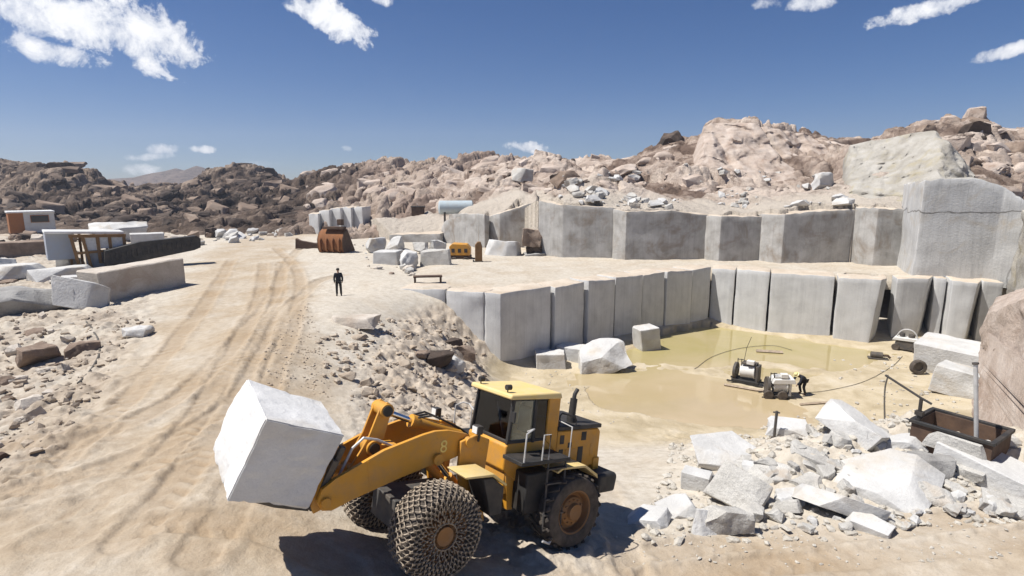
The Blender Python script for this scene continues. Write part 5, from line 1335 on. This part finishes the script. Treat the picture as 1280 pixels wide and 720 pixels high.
# rusty bucket lying behind the man
h, u = place('loader_bucket', 415, 316, 'rusty orange loader bucket lying on its floor beyond the standing man', 'bucket', -32)
k_ = .92; pr_ = [(0, 0), (-.35, .55), (-.32, 1.5), (.05, 2.2), (.75, 2.6), (.80, 2.5), (.2, 2.1), (-.2, 1.45), (-.24, .6), (.08, .1), (2.2, .12), (2.25, .0)]
q = MB(); q.prism([(a * k_, b * k_) for a, b in pr_], -1.4, 1.4, 'x'); q.build('bucket_shell', M['rust'], h, .02)
for s in (1, -1):
    q = MB(); q.prism([(a * k_, b * k_) for a, b in [(0, 0), (-.33, .55), (-.3, 1.5), (.07, 2.2), (.75, 2.58), (1.0, 2.2), (2.25, .05)]], s * 1.4, s * 1.47, 'x'); q.build('side_plate', M['rust_dark'], h, .01)
for x in (-1.05, -.35, .35, 1.05):
    q = MB(); q.prism([(a * k_, b * k_) for a, b in [(-.02, 0), (-.55, .3), (-.60, 1.3), (-.35, 1.75), (-.3, 1.5), (-.35, .55)]], x - .09, x + .09, 'x'); q.build('rib', M['rust'], h, .01)
q = MB(); q.box((.3, .25 * k_, 2.75 * k_), (2.3, .7, .25)); q.box((.9, .4, 3.1), (.5, .5, .6)); q.build('hinge_beam', M['rust_dark'], h, .03)
h, u = place('steel_scrap', 384, 311, 'low rusty steel blade lying left of the orange bucket', 'steel scrap', -20)
q = MB(); q.prism([(-15 * u, 0), (-14 * u, 13 * u), (-8 * u, 10 * u), (14 * u, 6 * u), (15 * u, 0)], 0, .5); q.box((0, 1, .3), (20 * u, 1.6, .4)); q.build('blade', M['rust_dark'], h, .03)

# yellow compressor and upright drill
h, u = place('air_compressor', 574, 331, 'yellow wheeled compressor parked before the dark end of the upper wall', 'compressor', -8)
q = MB(); q.prism([(-13 * u, 11 * u), (-13 * u, 22 * u), (-9 * u, 26 * u), (9 * u, 25 * u), (13 * u, 20 * u), (13 * u, 11 * u)], .3, 1.6); bd = q.build('body', M['yellow'], h, .06)
q = MB()
for x in (-8, 0, 8): q.box((x * u, .295, 17 * u), (4 * u, .03, 5 * u))
q.build('vent', M['black_steel'], bd)
q = MB(); q.box((0, .95, 8.5 * u), (27 * u, 1.2, 4 * u)); q.tube([(13 * u, .95, 8 * u), (22 * u, .95, 5 * u)], .05, 8); q.build('chassis', M['rust_dark'], h, .02)
for x, y in ((-7, .25), (8, .25), (-7, 1.65), (8, 1.65)):
    q = MB(); q.lathe([(.05, -.09), (.30, -.1), (.34, -.04), (.34, .04), (.30, .1), (.05, .09)], (x * u, y, .34), 'y', 20); q.build('wheel', M['rubber'], h)
h, u = place('drill_rig', 598, 336, 'narrow upright ochre drill standing right of the yellow compressor', 'drill')
q = MB(); q.prism([(-4 * u, 9 * u), (-4 * u, 30 * u), (-1 * u, 34 * u), (3 * u, 34 * u), (5 * u, 28 * u), (5 * u, 9 * u)], -.25, .25); q.build('mast', M['wood_frame'], h, .05)
q = MB(); q.box((0, 0, 5 * u), (12 * u, .8, 9 * u)); q.tube([(-6 * u, -.3, 0), (-6 * u, -.3, 12 * u)], .06, 8); q.build('base', M['black_steel'], h, .05)

# pale blue tank on the slope above the upper wall
P, Dh = on_hill(570, 270); P[2] += .1; u = Dh / FPX
h = empty('water_tank', P, (0, 0, R_(8))); tag(h, 'pale blue cylindrical tank lying on the slope above the upper wall', 'tank')
q = MB(); q.lathe([(0, -22 * u), (6 * u, -21.5 * u), (8.6 * u, -20 * u), (8.6 * u, 20 * u), (6 * u, 21.5 * u), (0, 22 * u)], (0, 0, 9.5 * u), 'x', 28); q.build('shell', M['tank_blue'], h)
for x in (-14, 14):
    q = MB(); q.prism([(-7 * u, -1.2), (-7 * u, 4 * u), (7 * u, 4 * u), (7 * u, -1.2)], x * u - .12, x * u + .12, 'x'); q.build('saddle', M['dark_steel'], h)
P, Dh = on_hill(522, 270); u = Dh / FPX
h = empty('parts_box', P); tag(h, 'small dark rusty box left of the pale blue tank', 'box')
q = MB(); q.box((0, .5, 5 * u), (15 * u, 1.0, 12 * u)); q.build('body', M['rust_dark'], h, .04)
q = MB(); q.box((0, .5, 11.5 * u), (17 * u, 1.1, 1.2 * u)); q.build('lid', M['black_steel'], h, .02)

# far cut wall by the bend of the road
FWALL = [(386, 284, 273), (399, 283, 267), (413, 282, 263), (427, 280, 260), (440, 278, 259), (454, 275, 259)]
flab = ['lowest, leftmost block of the far cut wall by the road bend', 'second block from the left in the far cut wall by the road bend', 'middle block of the far cut wall by the road bend', 'second block from the right in the far cut wall by the road bend', 'rightmost block of the far cut wall by the road bend']
for i in range(5):
    a, b = FWALL[i], FWALL[i + 1]; pa, pb = atD(a[0] + .5, a[1], 80), atD(b[0] - .7, b[1], 79)
    o = wall_block('far_wall_block', [tuple(pa[:2]), tuple(pb[:2])], -1.5, [z_at(pa[0], pa[1], b[2]), z_at(pb[0], pb[1], b[2])], (.4, 3), [M['granite_cut'], M['dust_top']], .08, 140 + i, .1, .8)
    tag(o, flab[i], 'cut block', 'cut blocks of the far wall')

# pit machines
def wire_saw(px, py, wpx, hpx, label, yaw, z=None, kind=0):
    h, u = place('wire_saw', px, py, label, 'stone saw', yaw, 'saws working in the pit', z)
    w, t = wpx * u, hpx * u
    q = MB(); q.box((0, .45, .16), (w, .9, .14))
    for y in (.05, .85): q.box((0, y, .06), (w * 1.35, .09, .10))
    q.build('base_frame', M['black_steel'], h, .015)
    q = MB(); q.tube([(-w * .22, .45, t * .48), (w * .28, .45, t * .52)], t * .27, 20); q.tube([(w * .26, .45, t * .52), (w * .33, .45, t * .525)], t * .30, 20); q.build('motor', M['white_paint'], h, .02)
    q = MB(); q.lathe([(.03, -.05), (t * .30, -.05), (t * .36, -.07), (t * .36, .07), (t * .30, .05), (.03, .05)], (-w * .42, .45, t * .45), 'x', 28); q.build('flywheel', M['dark_steel'], h)
    q = MB(); q.box((w * .42, .45, t * .45), (w * .10, .7, t * .75)); q.box((w * .1, .45, t * .86), (w * .55, .5, t * .1)); q.build('upright_plate', M['handrail' if kind else 'dark_steel'], h, .02)
    q = MB(); q.box((w * .16, .2, t * .95), (w * .28, .3, t * .16)); q.build('control_box', M['white_paint'], h, .02)
    q = MB()
    for x in (-.34, -.2): q.tube([(w * x, .3, t * .6), (w * x, .3, t * 1.02)], .025, 6)
    q.tube([(-w * .36, .3, t * .98), (-w * .1, .3, t * 1.0)], .025, 6); q.tube([(-w * .34, .3, t * .6), (-w * .2, .3, t * .6)], .025, 6); q.build('grab_rail', M['black_steel'], h)
    return h, u, w, t
h, u, w, t = wire_saw(930, 481, 32, 30, 'grey stone saw with a tall thin rod, standing at the edge of the muddy water', -14)
q = MB(); q.tube([(-.2, .4, t * .9), (-.1, .4, t * 1.5), (.12, .4, t * 2.0)], .015, 6); q.build('rod', M['black_steel'], h)
h, u, w, t = wire_saw(974, 500, 30, 32, 'white-bodied stone saw beside the bending worker', 16, kind=1)
for x in (-.45, .1):
    q = MB(); q.lathe([(.03, -.07), (.24, -.07), (.27, -.02), (.27, .02), (.24, .07), (.03, .07)], (w * x, -.08, .27), 'y', 20); q.build('wheel', M['rubber'], h)
q = MB(); q.prism([(-w * .3, t * .62), (-w * .22, t * .80), (w * .55, t * .84), (w * .62, t * .66)], .02, .95); q.build('hood', M['white_paint'], h, .02)
# hooped machine at the back wall
h, u = place('core_drill', 1131, 440, 'small machine with a round hoop guard and white hood, against the back wall', 'drill', -6)
q = MB(); q.tube([(.62 * math.cos(a * math.pi / 10), .35, .85 + .72 * math.sin(a * math.pi / 10)) for a in range(11)], .05, 8); q.tube([(.62, .35, .85), (.66, .35, 0)], .05, 8); q.tube([(-.62, .35, .85), (-.68, .35, 0)], .05, 8); q.build('hoop_guard', M['handrail'], h)
q = MB(); q.prism([(-.85, .75), (-.7, .98), (.6, 1.0), (.85, .78)], 0, .8); q.build('hood', M['white_paint'], h, .03)
q = MB(); q.box((0, .42, .42), (1.15, .7, .62)); q.tube([(-.3, .42, 1.0), (-.3, .42, 1.28)], .16, 14); q.tube([(.25, .42, 1.0), (.25, .42, 1.22)], .2, 14); q.build('engine', M['dark_steel'], h, .03)
for x in (-.6, .6):
    q = MB(); q.lathe([(.03, -.06), (.22, -.07), (.25, 0), (.22, .07), (.03, .06)], (x, .05, .25), 'y', 18); q.build('wheel', M['rubber'], h)
h, u = place('old_tyre', 1149, 469, 'dark tyre-like drum lying left of the large bright white block', 'tyre', 30)
q = MB(); q.lathe([(.22, -.16), (.38, -.18), (.46, -.1), (.46, .1), (.38, .18), (.22, .16), (.2, 0), (.22, -.16)], (0, .2, .44), 'y', 26, None, False); q.build('tread', M['rubber'], h)
q = MB(); q.lathe([(.04, -.05), (.23, -.08), (.23, .08), (.04, .05)], (0, .2, .44), 'y', 22); q.build('rim', M['dark_steel'], h)
h, u = place('water_pump', 1098, 450, 'low dark pump on the wet pit floor, left of the hooped machine', 'pump', 10)
q = MB(); q.tube([(-.45, .2, .28), (.25, .2, .28)], .22, 14); q.box((.0, .2, .06), (1.2, .5, .1)); q.build('body', M['dark_steel'], h, .02)
q = MB(); q.tube([(.25, .2, .28), (.55, .2, .3), (.7, .2, .15)], .08, 10); q.build('outlet', M['rust_dark'], h)
def laid(name, pts, r, mat, label, cat, lift=0.0, n=7, z=None):
    P = [Vector(at(px, py, z)) if z is not None else Vector(on_ground(px, py)[0]) for px, py in pts]
    L = smooth_line([(p.x, p.y) for p in P], 8); base = Vector((P[0].x, P[0].y, 0))
    q = MB(); q.tube([(x - base.x, y - base.y, max(gz(x, y), WL if z is None else z) + r * .9 + lift) for x, y in L], r, n)
    o = q.build(name, M[mat]); o.location = base; return tag(o, label, cat)
laid('rubber_hose', [(868, 462), (890, 448), (925, 438), (965, 434), (990, 440)], .014, 'hose', 'thin dark hose curving across the muddy water behind the saws', 'hose', .02)
laid('rubber_hose', [(1005, 492), (1040, 488), (1080, 478), (1110, 462), (1128, 446)], .014, 'hose', 'thin hose running from the bending worker to the hooped machine', 'hose', .02)
laid('rubber_hose', [(1110, 470), (1105, 500), (1130, 530), (1145, 550)], .03, 'hose', 'hose lying over pale mud towards the rusty tank', 'hose', .03)
laid('rubber_hose', [(108, 404), (122, 425), (124, 446), (110, 470), (98, 482)], .04, 'hose', 'dark hose winding through the rubble left of the road', 'hose', .05)
laid('timber_plank', [(945, 442), (978, 444)], .13, 'timber', 'short plank lying in the shallow water behind the saws', 'plank', -.05, 4)
laid('timber_plank', [(1000, 507), (1045, 504), (1050, 504)], .07, 'timber', 'long pale plank on the mud in front of the bending worker', 'plank', 0, 4)
laid('timber_plank', [(905, 484), (935, 489), (968, 495)], .08, 'timber', 'pale timber rail under the saw with the tall rod', 'plank', 0, 4)

# rusty tank, stake, pipe
h, u = place('rusty_tank', 1183, 574, 'rusty brown open tank with mud-caked front, amid the right rubble', 'tank', -16)
w, t = 84 * u, 34 * u
q = MB(); q.box((0, .04, t * .5), (w, .08, t)); q.box((0, 1.5, t * .5), (w, .08, t)); q.box((-w / 2 + .04, .77, t * .5), (.08, 1.4, t)); q.box((w / 2 - .04, .77, t * .5), (.08, 1.4, t)); q.box((0, .77, .06), (w - .1, 1.4, .06)); q.build('tank_wall', M['rust_dark'], h, .01)
q = MB()
for y in (.0, 1.55): q.box((0, y, t + .03), (w + .1, .12, .09))
for x in (-w / 2, w / 2): q.box((x, .77, t + .032), (.12, 1.44, .086))
q.build('rim', M['black_steel'], h, .01)
me = stone_mesh('mud_crust', (w * .7, .16, t * .62), 'slab', 991, [M['granite_broken']]); o = link('mud_crust', me, None, h); o.location = (w * .08, -.04, t * .3)
q = MB(); q.tube([(-w * .42, .05, t), (-w * .42, .05, t + .75)], .05, 8); q.box((-w * .42, .05, t + .3), (.2, .16, .12)); q.build('post', M['black_steel'], h)
q = MB(); q.tube([(-w * .95, .1, t + 1.15), (-w * .42, .05, t + .75), (-w * .28, .05, t + .66)], .035, 8); q.build('lever', M['black_steel'], h)
h, u = place('iron_stake', 967, 552, 'upright grey iron stake beside the bluish-white flat slab', 'stake')
q = MB(); q.tube([(0, 0, -.1), (.02, 0, 40 * u)], .045, 8); q.tube([(-.09, 0, 38 * u), (.12, 0, 38.5 * u)], .03, 8); q.build('shaft', M['dark_steel'], h)
h, u = place('standing_pipe', 1222, 566, 'tall thin pale pipe standing against the pink rock at the right', 'pipe')
q = MB(); q.tube([(0, 0, -.2), (-.32, 0, 112 * u)], .055, 10); q.build('tube', M['handrail'], h)
q = MB(); q.tube([(-.32, 0, 112 * u), (-.33, 0, 114 * u)], .08, 10); q.build('collar', M['dark_steel'], h)
h, u = place('steel_bench', 535, 356, 'low dark steel bench standing on the pit rim left of the pit', 'bench')
q = MB(); q.box((0, .3, .55), (36 * u, .6, .1)); q.build('top', M['rust_dark'], h, .01)
for x in (-.9, .9):
    q = MB(); q.box((x, .3, .25), (.14, .5, .52)); q.build('leg', M['rust_dark'], h)

# people
def skin_mesh(name, J, edges, rad, mat, root, parent=None, sub=2):
    names = list(J); me = bpy.data.meshes.new(name)
    me.from_pydata([J[n] for n in names], [(names.index(a), names.index(b)) for a, b in edges], [])
    o = bpy.data.objects.new(name, me); COL.objects.link(o)
    m = o.modifiers.new('skin', 'SKIN'); m.use_smooth_shade = True
    for i, n in enumerate(names):
        r = rad[n]; me.skin_vertices[0].data[i].radius = r if isinstance(r, tuple) else (r, r)
        me.skin_vertices[0].data[i].use_root = (n == root)
    s = o.modifiers.new('sub', 'SUBSURF'); s.levels = sub; s.render_levels = sub
    bpy.context.view_layer.update()
    m2 = bpy.data.meshes.new_from_object(o.evaluated_get(bpy.context.evaluated_depsgraph_get()))
    bpy.data.objects.remove(o); bpy.data.meshes.remove(me)
    m2.shade_smooth(); m2.name = name; m2.materials.clear()
    return link(name, m2, M[mat], parent)
def person(px, py, label, yaw, pose, z=None, helmet=False, height=1.75):
    P, D = on_ground(px, py); zz = gz(P[0], P[1])
    if pose == 'stand':
        J = dict(pelvis=(0, 0, .95), waist=(0, 0, 1.1), chest=(0, -.01, 1.32), neck=(0, 0, 1.47), nk2=(0, -.01, 1.55), head=(0, -.03, 1.64), crown=(0, -.015, 1.72))
        for s, n in ((1, 'l'), (-1, 'r')):
            J.update({n + 'sh': (.19 * s, 0, 1.42), n + 'el': (.25 * s, .03, 1.14), n + 'wr': (.235 * s, -.07, .90), n + 'ha': (.225 * s, -.10, .81), n + 'hip': (.10 * s, 0, .92), n + 'kn': (.12 * s, -.02, .50), n + 'an': (.13 * s, .02, .10), n + 'toe': (.15 * s, -.14, .04)})
    else:                        # bending forward with both arms reaching down
        J = dict(pelvis=(0, .12, .86), waist=(0, .02, .98), chest=(0, -.22, 1.10), neck=(0, -.36, 1.17), nk2=(0, -.43, 1.19), head=(0, -.50, 1.22), crown=(0, -.56, 1.27))
        for s, n in ((1, 'l'), (-1, 'r')):
            J.update({n + 'sh': (.19 * s, -.30, 1.13), n + 'el': (.22 * s, -.42, .86), n + 'wr': (.18 * s, -.60, .68), n + 'ha': (.17 * s, -.66, .61), n + 'hip': (.10 * s, .10, .83), n + 'kn': (.14 * s, -.06, .47), n + 'an': (.15 * s, .08, .10), n + 'toe': (.17 * s, -.09, .04)})
    R = dict(pelvis=(.15, .11), waist=(.14, .10), chest=(.165, .11), neck=.06, nk2=.055, head=(.078, .095), crown=(.07, .085))
    for n in 'lr': R.update({n + 'sh': .065, n + 'el': .045, n + 'wr': .03, n + 'ha': .035, n + 'hip': .09, n + 'kn': .058, n + 'an': .04, n + 'toe': .035})
    E = [('pelvis', 'waist'), ('waist', 'chest'), ('chest', 'neck'), ('neck', 'nk2'), ('nk2', 'head'), ('head', 'crown')]
    for n in 'lr': E += [('chest', n + 'sh'), (n + 'sh', n + 'el'), (n + 'el', n + 'wr'), (n + 'wr', n + 'ha'), ('pelvis', n + 'hip'), (n + 'hip', n + 'kn'), (n + 'kn', n + 'an'), (n + 'an', n + 'toe')]
    b = skin_mesh('person', J, E, R, 'skin', 'pelvis')
    b.location = (P[0], P[1], zz); b.rotation_euler = (0, 0, R_(yaw)); b.scale = (height / 1.75,) * 3
    tag(b, label, 'person')
    jn = ['pelvis', 'waist', 'chest', 'neck']; Jj = {k: J[k] for k in jn}; Rj = {'pelvis': (.175, .135), 'waist': (.17, .13), 'chest': (.195, .14), 'neck': .085}
    Ej = [('pelvis', 'waist'), ('waist', 'chest'), ('chest', 'neck')]
    Jt = {'pelvis': J['pelvis']}; Rt = {'pelvis': (.165, .125)}; Et = []
    for n in 'lr':
        for k, r in (('sh', .085), ('el', .065), ('wr', .05)): Jj[n + k] = J[n + k]; Rj[n + k] = r
        Ej += [('chest', n + 'sh'), (n + 'sh', n + 'el'), (n + 'el', n + 'wr')]
        for k, r in (('hip', .108), ('kn', .08), ('an', .07)): Jt[n + k] = J[n + k]; Rt[n + k] = r
        Et += [('pelvis', n + 'hip'), (n + 'hip', n + 'kn'), (n + 'kn', n + 'an')]
    skin_mesh('jacket', Jj, Ej, Rj, 'navy', 'pelvis', b); skin_mesh('trousers', Jt, Et, Rt, 'black_cloth', 'pelvis', b)
    for n in 'lr':
        a, t_ = Vector(J[n + 'an']), Vector(J[n + 'toe'])
        skin_mesh('boot', {'a': tuple(a + Vector((0, .04, .05))), 'b': tuple(a + Vector((0, .03, -.05))), 'c': tuple(t_)}, [('a', 'b'), ('b', 'c')], {'a': .055, 'b': .05, 'c': .045}, 'black_cloth', 'b', b)
    hc, cr = Vector(J['head']), Vector(J['crown']); ax = (cr - hc).normalized()
    q = MB(); Mx = Matrix.Translation(hc + ax * .03) @ ax.to_track_quat('Z', 'Y').to_matrix().to_4x4()
    if helmet:
        q.lathe([(.155, -.005), (.16, .01), (.125, .02), (.115, .07), (.08, .115), (0, .13)], (0, 0, 0), 'z', 20, Mx); q.build('helmet', M['helmet'], b)
    else:
        q.lathe([(.0, -.03), (.092, -.03), (.104, .03), (.085, .085), (.04, .11), (0, .115)], (0, .015, 0), 'z', 18, Mx); q.build('hair', M['hair'], b)
    return b
person(424, 370, 'person in dark clothes standing alone on the pale rim by the road', 200, 'stand')
person(1002, 493, 'person in dark clothes and pale helmet bending over the white-bodied saw', -70, 'bend', helmet=True)
# ------------------------------------------------------------------ light and sky
SUN_EL, SUN_AZ = R_(61.5), R_(-97)        # azimuth from +Y towards +X
sv = Vector((math.sin(SUN_AZ) * math.cos(SUN_EL), math.cos(SUN_AZ) * math.cos(SUN_EL), math.sin(SUN_EL)))
sl = bpy.data.lights.new('sun', 'SUN'); sl.energy = 5.0; sl.angle = R_(.5); sl.color = (1, .965, .91)
so = bpy.data.objects.new('sun', sl); COL.objects.link(so); so.rotation_euler = (-sv).to_track_quat('-Z', 'Y').to_euler(); so.location = (-60, 20, 90)
w = bpy.data.worlds.new('World'); sc.world = w; w.use_nodes = True
nt = w.node_tree; nt.nodes.clear()
out = nt.nodes.new('ShaderNodeOutputWorld'); bg = nt.nodes.new('ShaderNodeBackground'); nt.links.new(bg.outputs[0], out.inputs[0])
sky = nt.nodes.new('ShaderNodeTexSky'); sky.sky_type = 'NISHITA'; sky.sun_disc = False
sky.sun_elevation = SUN_EL; sky.sun_rotation = SUN_AZ; sky.altitude = 1800; sky.air_density = 1.0; sky.dust_density = .6; sky.ozone_density = 2.5
bg.inputs['Strength'].default_value = .05
hs = nt.nodes.new('ShaderNodeHueSaturation'); hs.inputs['Saturation'].default_value = 1.38
nt.links.new(sky.outputs[0], hs.inputs['Color']); col = mix(nt, 1.0, hs.outputs[0], (.92, .92, 1.10), 'MULTIPLY')
CLOUDS = [  # direction by pixel, half sizes in radians, tilt, weight
    (120, 32, .15, .052, -.28, 1.0), (60, 20, .09, .04, -.1, .8), (200, 42, .085, .05, -.62, 1.0), (75, 66, .095, .016, -.12, .8), (45, 60, .06, .02, -.3, .7),
    (415, 22, .085, .035, -.45, 1.0), (385, 8, .05, .02, -.2, .7), (480, 0, .03, .012, -.1, .7),
    (662, 184, .042, .014, -.05, .95), (680, 198, .022, .016, 0, .9),
    (1150, 14, .07, .016, .12, .75), (1252, 66, .05, .011, .15, .65), (1010, 4, .045, .014, -.1, .5), (965, 4, .03, .012, 0, .35),
    (200, 186, .03, .012, 0, .5), (258, 187, .03, .008, 0, .55), (175, 212, .05, .012, 0, .35), (185, 196, .05, .008, .1, .4), (438, 186, .018, .007, 0, .3), (425, 210, .03, .008, 0, .3), (330, 205, .05, .009, 0, .2)]
tc = nt.nodes.new('ShaderNodeTexCoord')
nz = nt.nodes.new('ShaderNodeTexNoise'); nz.inputs['Scale'].default_value = 20; nz.inputs['Detail'].default_value = 12; nz.inputs['Roughness'].default_value = .66; nz.inputs['Distortion'].default_value = .25
nt.links.new(tc.outputs['Generated'], nz.inputs['Vector'])
nzb = mathn(nt, 'MULTIPLY', mathn(nt, 'SUBTRACT', nz.outputs['Fac'], .5), 5.2)
tot = None
def dotn(vec):
    d = nt.nodes.new('ShaderNodeVectorMath'); d.operation = 'DOT_PRODUCT'; d.inputs[1].default_value = vec
    nt.links.new(tc.outputs['Generated'], d.inputs[0]); return d.outputs['Value']
for px, py, sx, sy, tl, wt in CLOUDS:
    d = Vector(ray(px, py)).normalized()
    e1 = d.cross(Vector((0, 0, 1))).normalized(); e2 = e1.cross(d)
    a = e1 * math.cos(tl) + e2 * math.sin(tl); c_ = e2 * math.cos(tl) - e1 * math.sin(tl)
    u = dotn(a / (sx * .86)); q = dotn(c_ / (sy * .86)); f = dotn(d)
    r2 = mathn(nt, 'ADD', mathn(nt, 'MULTIPLY', u, u), mathn(nt, 'MULTIPLY', q, q))
    k = mathn(nt, 'MULTIPLY', mathn(nt, 'ADD', mathn(nt, 'SUBTRACT', 1.0, r2), nzb), wt)
    k = mathn(nt, 'MULTIPLY', mathn(nt, 'MULTIPLY', k, mathn(nt, 'GREATER_THAN', f, .6)), .75, True)
    k = mathn(nt, 'MULTIPLY', k, mathn(nt, 'LESS_THAN', r2, 4.0))
    tot = k if tot is None else mathn(nt, 'MAXIMUM', tot, k)
cm = ramp(nt, tot, [(.10, 0.0), (.40, .7), (.75, 1.0)])
shade = ramp(nt, nz.outputs['Fac'], [(.35, (11.5, 12, 13)), (.6, (16, 16, 16.2))])
col = mix(nt, cm, col, shade)
nt.links.new(col, bg.inputs['Color'])
vs = sc.view_settings; vs.view_transform = 'Standard'; vs.look = 'None'; vs.gamma = 1; vs.use_curve_mapping = False
vs.exposure = 0.5
sc.cycles.max_bounces = 6; sc.cycles.diffuse_bounces = 3

# thin desert haze
hb = MB(); hb.box((-40, 560, 62), (2600, 1500, 138)); hz = hb.build('haze', None); tag(hz, kind='stuff')
hmat = bpy.data.materials.new('haze_air'); hmat.use_nodes = True; nt = hmat.node_tree; nt.nodes.clear()
o_ = nt.nodes.new('ShaderNodeOutputMaterial'); pv = nt.nodes.new('ShaderNodeVolumePrincipled'); pv.inputs['Density'].default_value = .0004; pv.inputs['Color'].default_value = (.82, .88, 1, 1); pv.inputs['Anisotropy'].default_value = .2
nt.links.new(pv.outputs[0], o_.inputs['Volume']); hz.data.materials.append(hmat)
